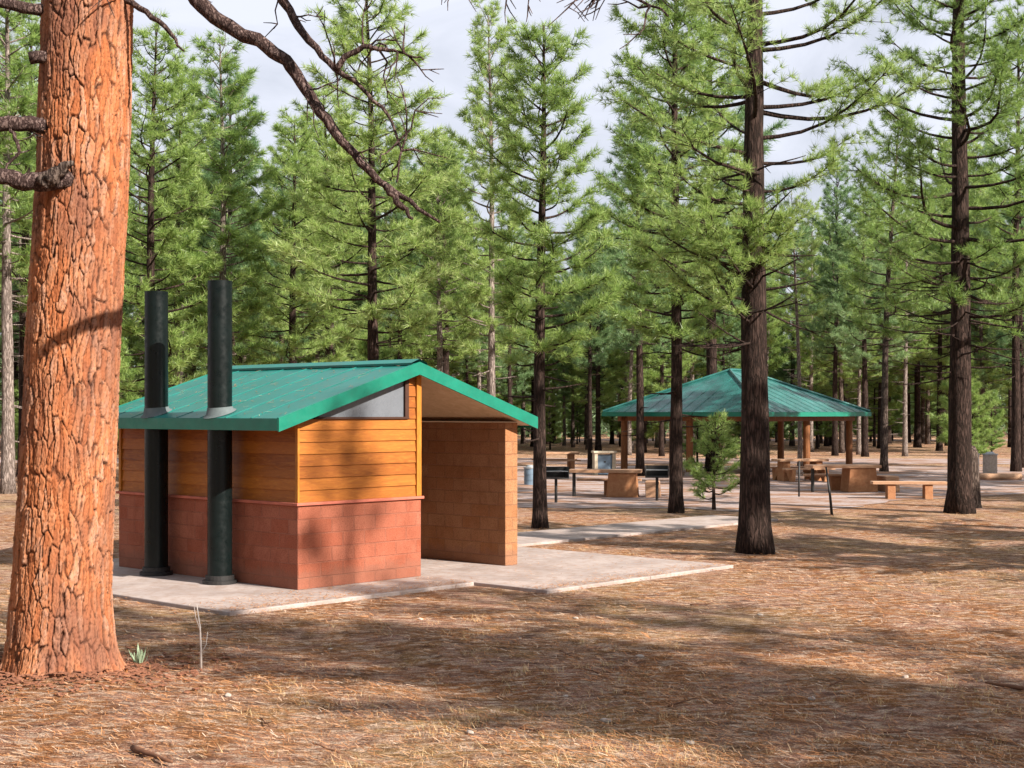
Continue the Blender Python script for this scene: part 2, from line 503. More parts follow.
sheet("picnic_ground", ragged([(-2.5, 37.6), (4.4, 36.9), (6.4, 35.3), (8.6, 37.2), (10.0, 39.6), (14, 42.5), (19, 48), (24, 60), (21, 66), (0, 66), (-6, 50)]), 0.012, GRAVEL)
sheet("gravel_road", ragged([(-50, 70), (10, 69.0), (70, 66.5), (70, 74.0), (10, 77), (-50, 78.5)], 0.3, 1.6), 0.016, GRAVEL)
sheet("dirt_track", ragged([(-80, 128), (80, 121), (80, 128), (-80, 138)], 0.6, 3), 0.02, GRAVEL)

# ------------------------------------------------------------------ restroom building
rb = empty("restroom_building", (P0[0], P0[1], 0), AX,
           "small restroom with orange wood siding, red block base and green metal roof", "building")
W, L = 2.30, 4.45          # body width (u) and length (v)
ZB, ZL = 0.05, 1.19
RIDGE_U, RIDGE_Z = 2.11, 3.19
EU0, EU1, EZ = -0.44, 4.66, 2.385
SLOPE = (RIDGE_Z - EZ) / (RIDGE_U - EU0)
VG0, VG1 = -0.15, 4.60


def rz(u):
    return RIDGE_Z - SLOPE * abs(u - RIDGE_U)


b = MB(); b.box(0, W, 0, L, ZB, ZL)
b.build("block_wall", REDBLOCK, rb, bevel=0.008)
b = MB()
for (x0, x1, y0, y1) in ((-0.035, W + 0.035, -0.035, 0.05), (-0.035, 0.05, 0.052, L - 0.052), (W - 0.05, W + 0.035, 0.052, L - 0.052), (-0.035, W + 0.035, L - 0.05, L + 0.035)):
    b.box(x0, x1, y0, y1, ZL + 0.002, ZL + 0.042)
b.build("ledge", LEDGE, rb, bevel=0.006)
# core behind the boards, up to the rafters
core = MB()
ui = 0.05
core.prism([(ui, ZL + 0.003), (W - 0.05, ZL + 0.003), (W - 0.05, rz(W - 0.05) - 0.16), (RIDGE_U, rz(RIDGE_U) - 0.16), (ui, rz(ui) - 0.16)], 0.05, L - 0.05, 'y')
core.build("inner_wall", DARKT, rb)
SILL = 2.37
BH = 0.165
sd = MB()
z = ZL + 0.043
k = 0
while z < SILL - 0.02:
    z1 = min(z + BH, SILL)
    # each lap board: thick at the foot, thin at the head
    sd.prism([(0.049, z), (0.016, z), (0.034, z1), (0.049, z1)], 0.03, W - 0.09, 'x')
    zz = min(z1, 2.33)
    if zz > z:
        sd.prism([(0.049, z), (0.016, z), (0.034, zz), (0.049, zz)], 0.06, L - 0.06, 'y')
        sd.prism([(W - 0.049, z), (W - 0.016, z), (W - 0.034, zz), (W - 0.049, zz)], 0.06, 1.2, 'y')
        sd.prism([(W - 0.049, z), (W - 0.016, z), (W - 0.034, zz), (W - 0.049, zz)], 2.25, L - 0.06, 'y')
        sd.prism([(L - 0.049, z), (L - 0.016, z), (L - 0.034, zz), (L - 0.049, zz)], 0.05, W - 0.05, 'x')
    z = z1
# boards right of the window up to the ridge
z = SILL
while z < 3.0:
    z1 = min(z + BH, 3.02)
    sd.prism([(0.049, z), (0.016, z), (0.034, z1), (0.049, z1)], 2.07, W - 0.09, 'x')
    z = z1
sd.build("wood_siding", SIDING, rb)
for (x0, x1, y0, y1, zt) in ((-0.004, 0.03, -0.004, 0.058, 2.33), (W - 0.088, W + 0.004, -0.008, 0.05, 3.02),
                             (-0.004, 0.05, L - 0.058, L + 0.004, 2.33), (W - 0.05, W + 0.004, L - 0.058, L + 0.004, 2.95)):
    MB().box(x0, x1, y0, y1, ZL + 0.044, zt).build("corner_board", TRIM, rb, bevel=0.004)
# clerestory window: pane with dark frame
uA = 0.40
pane = MB()
pane.prism([(uA, SILL + 0.03), (1.985, SILL + 0.03), (1.985, rz(1.985) - 0.17), (uA + 0.02, rz(uA + 0.02) - 0.17 + 0.03)], 0.042, 0.05, 'y')
win = MB()
win.box(0.30, 2.065, -0.002, 0.048, SILL + 0.001, SILL + 0.03)
win.box(1.99, 2.062, 0.004, 0.05, SILL + 0.031, 2.98)
wo = win.build("window", DARKT, rb)
pane.build("pane", PANE, wo)

# roof sheets with standing seams
r = MB()
th = 0.028
for (ua, ub) in ((EU0, RIDGE_U), (EU1, RIDGE_U)):
    za, zb = rz(ua), rz(ub)
    v = [(ua, VG0, za), (ub, VG0, zb), (ub, VG1, zb), (ua, VG1, za), (ua, VG0, za - th), (ub, VG0, zb - th), (ub, VG1, zb - th), (ua, VG1, za - th)]
    q = [(0, 1, 2, 3), (7, 6, 5, 4), (4, 5, 1, 0), (6, 7, 3, 2), (7, 4, 0, 3)]
    if ub < ua: q = [tuple(reversed(f)) for f in q]
    r.add(v, q)
    nb = 9
    for i in range(nb):
        vv = VG0 + 0.03 + (VG1 - VG0 - 0.06) * i / (nb - 1)
        w_ = 0.016
        sgn = 1 if ub > ua else -1
        a0 = ua + sgn * 0.005; b0 = ub - sgn * 0.06
        p = [(a0, vv - w_, rz(a0) + 0.001), (b0, vv - w_, rz(b0) + 0.001), (b0, vv + w_, rz(b0) + 0.001), (a0, vv + w_, rz(a0) + 0.001),
             (a0, vv - w_ * .6, rz(a0) + 0.009), (b0, vv - w_ * .6, rz(b0) + 0.009), (b0, vv + w_ * .6, rz(b0) + 0.009), (a0, vv + w_ * .6, rz(a0) + 0.009)]
        r.add(p, [(4, 5, 6, 7), (0, 1, 5, 4), (2, 3, 7, 6), (3, 0, 4, 7), (1, 2, 6, 5)])
roof = r.build("roof", ROOF, rb)
rc = MB()
for sgn in (-1, 1):
    a, b_ = RIDGE_U, RIDGE_U + sgn * 0.16
    rc.add([(a, VG0 - 0.02, RIDGE_Z + 0.055), (b_, VG0 - 0.02, rz(b_) + 0.045), (b_, VG1 + 0.02, rz(b_) + 0.045), (a, VG1 + 0.02, RIDGE_Z + 0.055),
            (b_, VG0 - 0.02, rz(b_) + 0.012), (b_, VG1 + 0.02, rz(b_) + 0.012)], [(0, 1, 2, 3), (1, 4, 5, 2)])
rc.build("ridge_cap", ROOF, roof)
# fascia boards
for vv in (VG0 - 0.028, VG1 + 0.004):
    f = MB()
    for ua in (EU0 - 0.02, EU1 + 0.02):
        t0, t1 = rz(ua) + 0.012, rz(RIDGE_U) + 0.012
        dz = 0.185
        v = [(ua, vv, t0), (RIDGE_U, vv, t1), (RIDGE_U, vv, t1 - dz), (ua, vv, t0 - dz), (ua, vv + 0.024, t0), (RIDGE_U, vv + 0.024, t1), (RIDGE_U, vv + 0.024, t1 - dz), (ua, vv + 0.024, t0 - dz)]
        q = [(0, 3, 2, 1), (4, 5, 6, 7), (0, 1, 5, 4), (3, 7, 6, 2), (0, 4, 7, 3)]
        if ua > RIDGE_U: q = [tuple(reversed(x)) for x in q]
        f.add(v, q)
    f.build("rake_fascia", FASCIA, roof)
for ua, s in ((EU0, -1), (EU1, 1)):
    f = MB(); x0, x1 = sorted((ua + s * 0.002, ua + s * 0.024))
    f.box(x0, x1, VG0 - 0.003, VG1 + 0.003, rz(ua) - 0.165, rz(ua) - 0.004)
    f.build("eave_fascia", FASCIA, roof)
s_ = MB()
for ua, ub in ((EU0 + 0.01, 0.045), (W - 0.04, EU1 - 0.01)):
    v = [(ua, VG0 + 0.003, rz(ua) - 0.135), (ub, VG0 + 0.003, rz(ub) - 0.135), (ub, VG1 - 0.003, rz(ub) - 0.135), (ua, VG1 - 0.003, rz(ua) - 0.135)]
    v += [(x, y, z + 0.02) for x, y, z in v]
    s_.add(v, [(0, 3, 2, 1), (4, 5, 6, 7), (0, 1, 5, 4), (1, 2, 6, 5), (2, 3, 7, 6), (3, 0, 4, 7)])
s_.build("soffit", SOFFITM, rb)
# privacy wall of the porch
MB().box(4.18, 4.46, 0.06, 3.9, ZB, 2.30).build("privacy_wall", TANBLOCK, rb, bevel=0.008)
MB().box(W + 0.1, 4.18, L - 0.25, L - 0.05, ZB, 2.30).build("porch_rear_wall", TANBLOCK, rb, bevel=0.008)
MB().box(W - 0.02, W + 0.03, 1.25, 2.2, ZB + 0.01, 2.16).build("door_frame", DARKT, rb)
d_ = MB().box(W + 0.0, W + 0.045, 1.30, 2.15, ZB + 0.02, 2.12).build("door", DOORM, rb, bevel=0.005)
hd = MB(); hd.tube([(W + 0.046, 1.38, 1.08), (W + 0.11, 1.38, 1.08), (W + 0.11, 1.5, 1.08)], 0.012, 8); hd.build("handle", STEEL, d_)
# hatch low on the shaded wall
hb = MB().box(-0.03, -0.002, 1.75, 2.0, 0.30, 0.72); hb.build("vault_hatch", DARKT, rb, bevel=0.005)


def pipe(v, top):
    u0, r_ = -0.26, 0.172
    n = 32
    prof = [(r_, ZB), (r_, top), (r_ - 0.014, top), (r_ - 0.014, top - 0.8)]
    th_ = np.linspace(0, 2 * np.pi, n, endpoint=False)
    vs = np.vstack([np.stack([u0 + a * np.cos(th_), v + a * np.sin(th_), np.full(n, h)], -1) for a, h in prof])
    m = len(prof); i = np.arange(m - 1)[:, None] * n; j = np.arange(n)[None, :]; k = (j + 1) % n
    q = np.stack([i + j, i + k, i + n + k, i + n + j], -1).reshape(-1, 4)
    pm = MB(); pm.add(vs, q)
    po = pm.build("vent_pipe", PIPE, rb, smooth=False)
    for f in po.data.polygons: f.use_smooth = True
    e = po.modifiers.new("split", 'EDGE_SPLIT'); e.split_angle = R(40)
    bt = MB()
    zc = rz(u0)
    v2 = np.vstack([np.stack([u0 + a * np.cos(th_), v + a * np.sin(th_), zc + h + SLOPE * a * np.cos(th_) * kk], -1) for a, h, kk in ((r_ + 0.06, 0.008, 1.0), (r_ + 0.02, 0.035, 0.9), (r_ + 0.004, 0.10, 0.3))])
    i = np.arange(2)[:, None] * n
    q = np.stack([i + j, i + k, i + n + k, i + n + j], -1).reshape(-1, 4)
    bt.add(v2, q); bt.build("roof_collar", BOOT, po, smooth=True)
    fl = MB(); fl.cyl(u0, v, ZB + 0.001, ZB + 0.05, r_ + 0.07); fl.cyl(u0, v, ZB + 0.051, ZB + 0.12, r_ + 0.03)
    fl.build("base_flange", IRON, po)


pipe(1.42, 4.32)
pipe(3.01, 4.26)

# ------------------------------------------------------------------ picnic shelter
SX, SY = (737 - 512) / F * 58, 58.0
sh = empty("picnic_shelter", (SX, SY, 0), AX, "open picnic shelter with a hipped green metal roof on brown posts", "shelter")
he, hp = 3.80, 3.20
E0, E1, AP = 2.30, 2.47, 4.12
rf = MB()
cs = [(-he, -he), (he, -he), (he, he), (-he, he)]
rd = 0.5
v = [(x, y, E1) for x, y in cs] + [(-rd, 0, AP), (rd, 0, AP)]
rf.add(v, [(0, 1, 5, 4), (2, 3, 4, 5)], [(1, 2, 5), (3, 0, 4)])
for a, b_, n in ((0, 1, 14), (1, 2, 14), (2, 3, 14), (3, 0, 14)):
    A, B = np.array(v[a]), np.array(v[b_])
    tops = (np.array(v[4]), np.array(v[5]))
    if (a, b_) == (1, 2): tops = (tops[1], tops[1])
    elif (a, b_) == (3, 0): tops = (tops[0], tops[0])
    elif (a, b_) == (2, 3): tops = (tops[1], tops[0])
    nrm = np.cross(B - A, tops[0] - A); nrm /= np.linalg.norm(nrm)
    if nrm[2] < 0: nrm = -nrm
    edir = (B - A) / np.linalg.norm(B - A)
    up = np.cross(nrm, edir)
    hl = np.dot(tops[0] - A, up)
    for i in range(1, n):
        p = A + (B - A) * i / n
        s = i / n
        m0, m1 = np.dot(tops[0] - A, edir), np.dot(tops[1] - A, edir); Lh = np.linalg.norm(B - A); x = s * Lh
        if x < m0: ln = hl * x / m0
        elif x > m1: ln = hl * (Lh - x) / (Lh - m1)
        else: ln = hl
        ln *= 0.985
        w_ = 0.02
        q0 = [p - edir * w_ + nrm * 0.002, p + edir * w_ + nrm * 0.002, p + edir * w_ + up * ln + nrm * 0.002, p - edir * w_ + up * ln + nrm * 0.002]
        q1 = [x_ + nrm * 0.009 for x_ in q0]
        rf.add(q0 + q1, [(4, 5, 6, 7), (0, 1, 5, 4), (1, 2, 6, 5), (3, 0, 4, 7)])
sro = rf.build("roof", SHELTERROOF, sh)
fb = MB()
t = 0.04
fb.box(-he - t, he + t, -he - t, -he - 0.002, E0, E1 - 0.004); fb.box(-he - t, he + t, he + 0.002, he + t, E0, E1 - 0.004)
fb.box(-he - t, -he - 0.002, -he, he, E0, E1 - 0.004); fb.box(he + 0.002, he + t, -he, he, E0, E1 - 0.004)
fb.build("eave_fascia", FASCIA, sro)
hc = MB()
for k_, apx in ((0, 4), (1, 5), (2, 5), (3, 4)):
    hc.tube([np.array(v[k_]) + (0, 0, 0.03), np.array(v[apx]) + (0, 0, 0.03)], 0.06, 6)
hc.tube([np.array(v[4]) + (0, 0, 0.03), np.array(v[5]) + (0, 0, 0.03)], 0.06, 6)
hc.build("ridge_cap", SHELTERROOF, sro)
bmx = MB()
bmx.box(-hp - .3, hp + .3, -hp - .1, -hp + .1, 2.12, 2.36); bmx.box(-hp - .3, hp + .3, hp - .1, hp + .1, 2.12, 2.36)
bmx.box(-hp - .1, -hp + .1, -hp + .102, hp - .102, 2.12, 2.36); bmx.box(hp - .1, hp + .1, -hp + .102, hp - .102, 2.12, 2.36)
bmx.build("beam", POSTM, sh, bevel=0.01)
cl = MB()
cl.add([(x * 0.985, y * 0.985, 2.40) for x, y in cs] + [(-rd, 0, AP - 0.08), (rd, 0, AP - 0.08)], [(0, 4, 5, 1), (2, 5, 4, 3)], [(1, 5, 2), (3, 4, 0)])
cl.build("ceiling", SOFFITM, sh)
for x, y in ((-hp, -hp), (0, -hp), (hp, -hp), (hp, 0), (hp, hp), (0, hp), (-hp, hp), (-hp, 0)):
    pm = MB(); pm.cyl(x, y, 0.0, 2.12, 0.14, 0.13, 14)
    po = pm.build("post", POSTM, sh)
    fm = MB(); fm.cyl(x, y, 0.0, 0.16, 0.2, 0.18, 14); fm.build("footing", CONC, po)

# ------------------------------------------------------------------ picnic furniture
def make_table(name, label, loc_, rz_, Lx=2.0, wood=TABLEM, group="picnic tables around the shelter"):
    t_ = empty(name, loc_, rz_, label, "picnic table", group)
    tm = MB()
    for k in range(4):
        tm.box(-Lx / 2, Lx / 2, -0.37 + k * 0.186, -0.37 + k * 0.186 + 0.18, 0.70, 0.78)
    tm.build("table_top", wood, t_, bevel=0.008)
    for s in (-1, 1):
        bm_ = MB()
        for k in range(2):
            bm_.box(-Lx / 2, Lx / 2, s * 0.72 - 0.15 + k * 0.152, s * 0.72 - 0.15 + k * 0.152 + 0.148, 0.42, 0.48)
        bm_.build("bench", wood, t_, bevel=0.008)
    for s in (-1, 1):
        sm = MB(); x = s * Lx * 0.33
        sm.prism([(-0.30, 0.0), (0.30, 0.0), (0.26, 0.698), (-0.26, 0.698)], x - 0.13, x + 0.13, 'x')
        so = sm.build("support", TABLED, t_, bevel=0.01)
        for e in (-1, 1):
            am = MB()
            am.prism([(e * 0.27, 0.31), (e * 0.63, 0.31), (e * 0.63, 0.0), (e * 0.81, 0.0), (e * 0.86, 0.418), (e * 0.27, 0.418)][::e], x - 0.07, x + 0.07, 'x')
            am.build("bench_arm", TABLED, so)
    return t_


gx = lambda px, py: (*onground(px, py), 0.012)
T = "picnic_table"
tC = make_table(T, "picnic table with sunlit tan top just right of the thick dark pine", gx(800, 481), R(14), 1.9)
copy_tree(tC, gx(556, 471), R(4), "distant pale picnic table behind the black grill", "picnic tables around the shelter")


def block_table(label, loc_, rz_):
    t_ = empty(T, loc_, rz_, label, "picnic table", "picnic tables around the shelter")
    tm = MB()
    for k in range(4): tm.box(-1.15, 0.95, -0.37 + k * 0.186, -0.37 + k * 0.186 + 0.18, 0.70, 0.79)
    tm.build("table_top", TABLEM, t_, bevel=0.01)
    MB().prism([(-0.06, 0.0), (0.86, 0.0), (0.80, 0.698), (0.0, 0.698)], -0.33, 0.33, 'y').build("support", TABLED, t_, bevel=0.015)
    MB().cyl(-1.02, 0, 0, 0.698, 0.05, n=12).build("leg", IRON, t_)
    MB().prism([(1.08, 0.0), (1.50, 0.0), (1.46, 0.46), (1.06, 0.46)], -0.42, 0.38, 'y').build("seat_block", TABLEM, t_, bevel=0.02)
    MB().box(-1.0, 0.9, 0.62, 0.92, 0.42, 0.49).build("bench", TABLEM, t_, bevel=0.01)
    bs_ = MB().box(-0.2, 0.5, 0.66, 0.88, 0.0, 0.418).build("bench_support", TABLED, t_, bevel=0.01)
    return t_


bt0 = block_table("picnic table on a chunky brown block left of the slim pine before the shelter", gx(609, 497), R(-8))
copy_tree(bt0, gx(846, 492), R(8), "picnic table on a chunky brown block left of the low bench", "picnic tables around the shelter", 1.05)

x, y = onground(909, 499)
bn = empty("bench", (x, y, 0.0), R(-4), "low backless bench with tan plank seat left of the tall dark pine at right", "bench")
bb = MB(); bb.box(-1.05, 1.05, -0.22, -0.003, 0.42, 0.50); bb.box(-1.05, 1.05, 0.003, 0.22, 0.42, 0.50); bb.build("seat", TABLEM, bn, bevel=0.01)
for s in (-1, 1):
    MB().prism([(-0.2, 0), (0.2, 0), (0.17, 0.418), (-0.17, 0.418)], s * 0.52 - 0.11, s * 0.52 + 0.11, 'x').build("leg", TABLED, bn, bevel=0.01)

x, y = onground(556, 503)
gr = empty("pedestal_grill", (x, y, 0.0), R(8), "black iron barbecue grill on a single post by the slender pine at the porch", "grill", "barbecue grills")
MB().cyl(0, 0, 0, 0.66, 0.04, n=12).build("post", IRON, gr)
fb_ = MB(); fb_.box(-0.32, 0.32, -0.25, 0.25, 0.66, 0.69)
fb_.box(-0.32, -0.30, -0.25, 0.25, 0.692, 0.98); fb_.box(0.30, 0.32, -0.25, 0.25, 0.692, 0.98); fb_.box(-0.298, 0.298, 0.23, 0.25, 0.692, 0.98)
fb_.build("firebox", IRON, gr)
gm = MB()
for k in range(9): gm.box(-0.298, 0.298, -0.24 + k * 0.055, -0.228 + k * 0.055, 0.86, 0.872)
gm.build("grate", STEEL, gr)

copy_tree(gr, (*onground(657, 501), 0.0), R(-6), "black iron barbecue grill close left of the slim bushy crowned pine before the shelter", "barbecue grills")
x, y = onground(604, 475)
fp = empty("utility_box", (x, y, 0.0), R(6), "small blue grey box in a pale frame standing left of the shelter posts", "utility box")
fm = MB()
fm.box(-0.42, -0.29, -0.3, 0.3, 0, 0.86); fm.box(0.29, 0.42, -0.3, 0.3, 0, 0.86); fm.box(-0.46, 0.46, -0.34, 0.34, 0.862, 0.94)
fm.build("frame", CREAM, fp, bevel=0.012)
bo = MB().box(-0.287, 0.287, -0.22, 0.28, 0.03, 0.80).build("body", BLUEG, fp, bevel=0.01)
MB().box(-0.03, 0.03, -0.245, -0.222, 0.5, 0.56).build("handle", IRON, bo)

def barrel(loc_, r_, h, label, m, grp=None):
    e = empty("trash_barrel", loc_, random.uniform(0, 3), label, "trash can", grp)
    bm_ = MB(); bm_.cyl(0, 0, 0, h, r_, n=24)
    for zz in (0.33, 0.66): bm_.cyl(0, 0, h * zz - 0.015, h * zz + 0.015, r_ + 0.012, n=24)
    bm_.build("body", m, e)
    lm = MB(); lm.cyl(0, 0, h + 0.002, h + 0.05, r_ + 0.025, n=24); lm.cyl(0, 0, h + 0.051, h + 0.12, r_ * 0.75, r_ * 0.4, n=24)
    lm.build("lid", STEEL, e)


barrel(gx(972, 482), 0.24, 0.95, "grey lidded trash can close behind the rightmost big pine trunk", STEEL)
barrel(gx(990, 478), 0.26, 0.85, "pale lidded trash can standing apart to the right of the other one", STONE)
barrel(gx(530, 485), 0.20, 0.55, "small blue grey drum beside the slim pine at the porch", BLUEG)

x, y = onground(1000, 480)
lg = MB(); pts = [(x - 0.75 + 1.5 * k / 6, y + 0.06 * math.sin(k), 0.12) for k in range(7)]
lg.tube(pts, 0.12, 12, rough=0.04)
tag(lg.build("barrier_log", TABLEM, smooth=True), "tan peeled log lying on the ground at the right edge", "log")
x, y = onground(832, 515)
st = MB(); st.tube([at(832, 516, y), at(830, 495, y), at(826, 467, y + 0.1)], [0.035, 0.03, 0.022], 8)
tag(st.build("leaning_stake", IRON, smooth=True), "thin dark stake leaning left in front of the long picnic table", "stake")
x, y = onground(799, 497)
st = MB(); st.tube([(x, y, 0), (x, y, 0.5), (x + .01, y, 1.05)], 0.028, 8)
tag(st.build("metal_stake", IRON, smooth=True), "thin upright dark post in front of the tan topped picnic table", "post")

# ------------------------------------------------------------------ pines
def unit(v):
    return v / (np.linalg.norm(v, axis=-1, keepdims=True) + 1e-9)


def tufts(mb, C, D, n, ln, w):
    """needle sprays: n thin blades radiating from each point C around direction D"""
    m = len(C)
    if m == 0: return
    C = np.repeat(C, n, 0); D = np.repeat(D, n, 0)
    dirs = unit(D * 0.75 + unit(rng.standard_normal((m * n, 3))) * 0.85 + np.array([0, 0, 0.25]))
    side = unit(np.cross(dirs, unit(rng.standard_normal((m * n, 3)))))
    l = ln * rng.uniform(0.6, 1.25, (m * n, 1))
    ww = w * rng.uniform(0.7, 1.3, (m * n, 1))
    off = C + dirs * l * 0.08
    v = np.stack([off - side * ww * 0.5, off + side * ww * 0.5, C + dirs * l], 1).reshape(-1, 3)
    mb.add(v, t=np.arange(m * n * 3).reshape(-1, 3))


def make_pine(H, r0, cb, cr, nb, tn=13, tl=0.22, tw=0.022, dens=1.0, ndead=14, dead_lo=1.5, droop=0.12, top_r=0.15, lean=0.1, deadlen=1.0, extra=(), shape=1.0, gap=0.0):
    tr, crn = MB(), MB()
    zs = np.linspace(-0.15, H, 26)
    k1, k2 = rng.uniform(-lean, lean, 2); ph = rng.uniform(0, 6, 2)
    def axis(z):
        z = np.asarray(z, float)
        return np.stack([k1 * (z / H) ** 2 * 2 + 0.05 * np.sin(z * 0.5 + ph[0]) * z / H, k2 * (z / H) ** 2 * 2 + 0.05 * np.sin(z * 0.45 + ph[1]) * z / H, z], -1)
    rad = r0 * (1 - np.clip(zs / H, 0, 1)) ** 0.8 * 0.92 + 0.012
    rad = rad + r0 * 0.35 * np.exp(-np.clip(zs, 0, None) / 0.25)
    tr.tube(axis(zs), rad, 12, rough=0.03)
    Cs, Ds = [], []
    def rad_at(z): return r0 * max(0.0, 1 - z / H) ** 0.8 * 0.92 + 0.012
    def branch(z, az, Lb, pitch, leaf=True, thick=None):
        p0 = axis(z)
        n = 7
        s = np.linspace(0, 1, n)
        d = np.array([math.cos(az), math.sin(az), 0.0])
        curve = math.tan(pitch) * s - droop * np.sin(s * np.pi) + (0.18 * s ** 3 if leaf else -0.12 * s ** 2)
        wob = np.array([-d[1], d[0], 0])
        pts = p0 + Lb * (s[:, None] * d + curve[:, None] * np.array([0, 0, 1.0]) + (rng.uniform(-0.14, 0.14) * np.sin(s * np.pi * rng.uniform(0.7, 1.6)))[:, None] * wob)
        tk = thick or min(0.4 * rad_at(z), 0.010 + 0.011 * Lb)
        tr.tube(pts, tk * (1 - s) ** 0.7 + 0.006, 5, cap=False)
        if not leaf:
            for _ in range(int(Lb * 3)):
                sp = rng.uniform(0.4, 1.0); p = pts[int(sp * (n - 1))]
                dd = unit(d + rng.standard_normal(3) * 0.7)
                q = p + dd * rng.uniform(0.12, 0.4) * Lb * 0.5
                tr.tube([p, (p + q) / 2 + rng.uniform(-.03, .03, 3), q], [0.008, 0.006, 0.004], 4, cap=False)
            return
        nt_ = max(3, int(Lb * 8 * dens))
        sp = rng.uniform(0.28, 1.0, nt_) ** 0.8
        base = np.stack([np.interp(sp, s, pts[:, k]) for k in range(3)], -1)
        sg = rng.choice([-1, 1], nt_)
        ya = rng.uniform(0.2, 1.3, nt_) * sg
        dd = np.stack([np.cos(az + ya), np.sin(az + ya), rng.uniform(-0.05, 0.75, nt_)], -1)
        dd = unit(dd)
        tlw = rng.uniform(0.15, 0.62, nt_) * (0.5 + 0.3 * Lb) * (1.3 - 0.6 * sp)
        for i in range(0, nt_, 2):
            tr.tube([base[i], base[i] + dd[i] * tlw[i]], [0.009, 0.005], 3, cap=False)
        for f in (0.4, 0.72, 1.0):
            Cs.append(base + dd * tlw[:, None] * f); Ds.append(dd)
        Cs.append(pts[-1:] + 0); Ds.append(unit(d + np.array([0, 0, 0.5]))[None])
    az = rng.uniform(0, 6.28)
    for i in range(nb):
        t = (i + rng.uniform(0, 1)) / nb
        t = t ** 0.92
        z = cb + (H - 0.25 - cb) * t
        if gap and rng.random() < gap: continue
        prof = (1 - t) ** (0.75 * shape) * min(1.0, 0.55 + t * 3.0) + top_r * 0.6
        Lb = cr * prof * rng.uniform(0.55, 1.2)
        az += 2.39996 + rng.uniform(-0.5, 0.5)
        branch(z, az, max(Lb, 0.25), R(rng.uniform(-8, 14) + 42 * t ** 1.3))
    for (z, a, Lb, pitch) in extra:
        branch(z, a, Lb, R(pitch))
    for i in range(ndead):
        z = rng.uniform(dead_lo, max(cb + 1.5, dead_lo + 1))
        branch(z, rng.uniform(0, 6.28), deadlen * rng.uniform(0.4, 1.3), R(rng.uniform(-10, 22)), leaf=False, thick=rng.uniform(0.013, 0.026))
    # leader
    Cs.append(axis(np.array([H - 0.05, H - 0.25, H - 0.5]))); Ds.append(np.tile([[0, 0, 1.0]], (3, 1)))
    C, D = np.vstack(Cs), np.vstack(Ds)
    tufts(crn, C, D, tn, tl, tw)
    return tr.mesh("trunk", True), crn.mesh("crown")


def plant_tree(meshes, loc_, rz_, s, label, bark=BARKD, needle=NEEDLE, group=None, name="pine_tree", cat="tree"):
    e = empty(name, loc_, rz_, label, cat, group)
    e.scale = (s, s, s)
    for me, m, nm in ((meshes[0], bark, "trunk"), (meshes[1], needle, "crown")):
        if not me.materials: me.materials.append(m)
        o = bpy.data.objects.new(nm, me); col.objects.link(o); o.parent = e
    return e


def gz(x, y): return float(ground_z(x, y))


# -- named trees
x, y = onground(755, 553)
t2 = make_pine(15.5, 0.29, 5.6, 2.8, 60, tn=26, tl=0.165, tw=0.009, dens=1.35, ndead=34, dead_lo=3.2, deadlen=1.7, lean=0.05, droop=0.05,
               extra=[(4.6, 3.5, 1.5, 25), (4.9, 4.4, 1.2, 22), (4.7, 3.0, 1.9, 12), (5.2, 3.9, 1.5, 18), (5.1, 5.0, 1.0, 12), (4.4, 3.9, 1.3, 14), (4.2, 3.3, 1.7, 20), (5.0, 3.6, 2.0, 8), (4.8, 4.0, 1.7, 20), (5.5, 3.3, 1.6, 16),
                      (5.4, 2.7, 1.8, 15), (4.6, 4.7, 0.9, 30), (4.0, 4.1, 1.2, 18), (5.0, 4.6, 1.3, 24), (5.3, 4.9, 1.2, 20), (5.6, 4.4, 1.2, 18), (5.2, 5.3, 1.1, 16), (4.6, 4.2, 1.5, 18), (7.8, 0.1, 2.5, 10), (8.8, -0.4, 2.5, 12), (8.0, 2.9, 2.0, 10)], gap=0.2)
plant_tree(t2, (x, y, gz(x, y)), 0, 1, "thick dark trunked pine at the far corner of the concrete apron before the shelter")
x, y = onground(960, 513)
t3 = make_pine(18.5, 0.32, 4.8, 3.1, 110, tn=22, tl=0.19, tw=0.0115, dens=1.4, ndead=44, dead_lo=3.4, deadlen=2.1, lean=0.04, gap=0.08, droop=0.08)
plant_tree(t3, (x, y, gz(x, y)), 2.0, 1, "tall straight dark pine with bare curved lower branches, right of the low bench", needle=NEEDLE)
xs_, ys_ = (971 - 512) / F * 37.5, 37.5
sp_ = MB(); sp_.tube([(xs_, ys_, -.1), (xs_, ys_, 0.1), (xs_ + .01, ys_, 0.5), (xs_ - .02, ys_, 1.1), (xs_, ys_, 1.45), (xs_ + .05, ys_, 1.6)], [0.32, 0.26, 0.22, 0.20, 0.17, 0.06], 16, rough=0.05)
tag(sp_.build("tree_stump", BARKG, smooth=True), "rough pale grey broken stump touching the right side of a tall pine trunk", "stump")
x, y = onground(540, 528)
t4 = make_pine(10.7, 0.155, 3.4, 1.45, 84, tn=15, tl=0.21, tw=0.013, dens=1.9, ndead=14, dead_lo=1.6, deadlen=0.8, lean=0.03, shape=0.6, droop=0.05)
plant_tree(t4, (x, y, gz(x, y)), 0.5, 1, "slender dark pine with narrow yellow green crown just right of the restroom porch")
x, y = onground(676, 513)
t5 = make_pine(14.5, 0.17, 4.0, 1.8, 100, tn=15, tl=0.22, tw=0.014, dens=1.9, ndead=12, dead_lo=2.0, deadlen=0.9, lean=0.03, shape=0.55, droop=0.05)
plant_tree(t5, (x, y, gz(x, y)), 1.1, 1, "slim dark pine with a bright bushy crown before the left part of the shelter")
x, y = onground(714, 510)
t6 = make_pine(2.45, 0.035, 0.3, 0.74, 34, tn=13, tl=0.15, tw=0.010, dens=2.6, ndead=2, dead_lo=0.2, deadlen=0.3, lean=0.02)
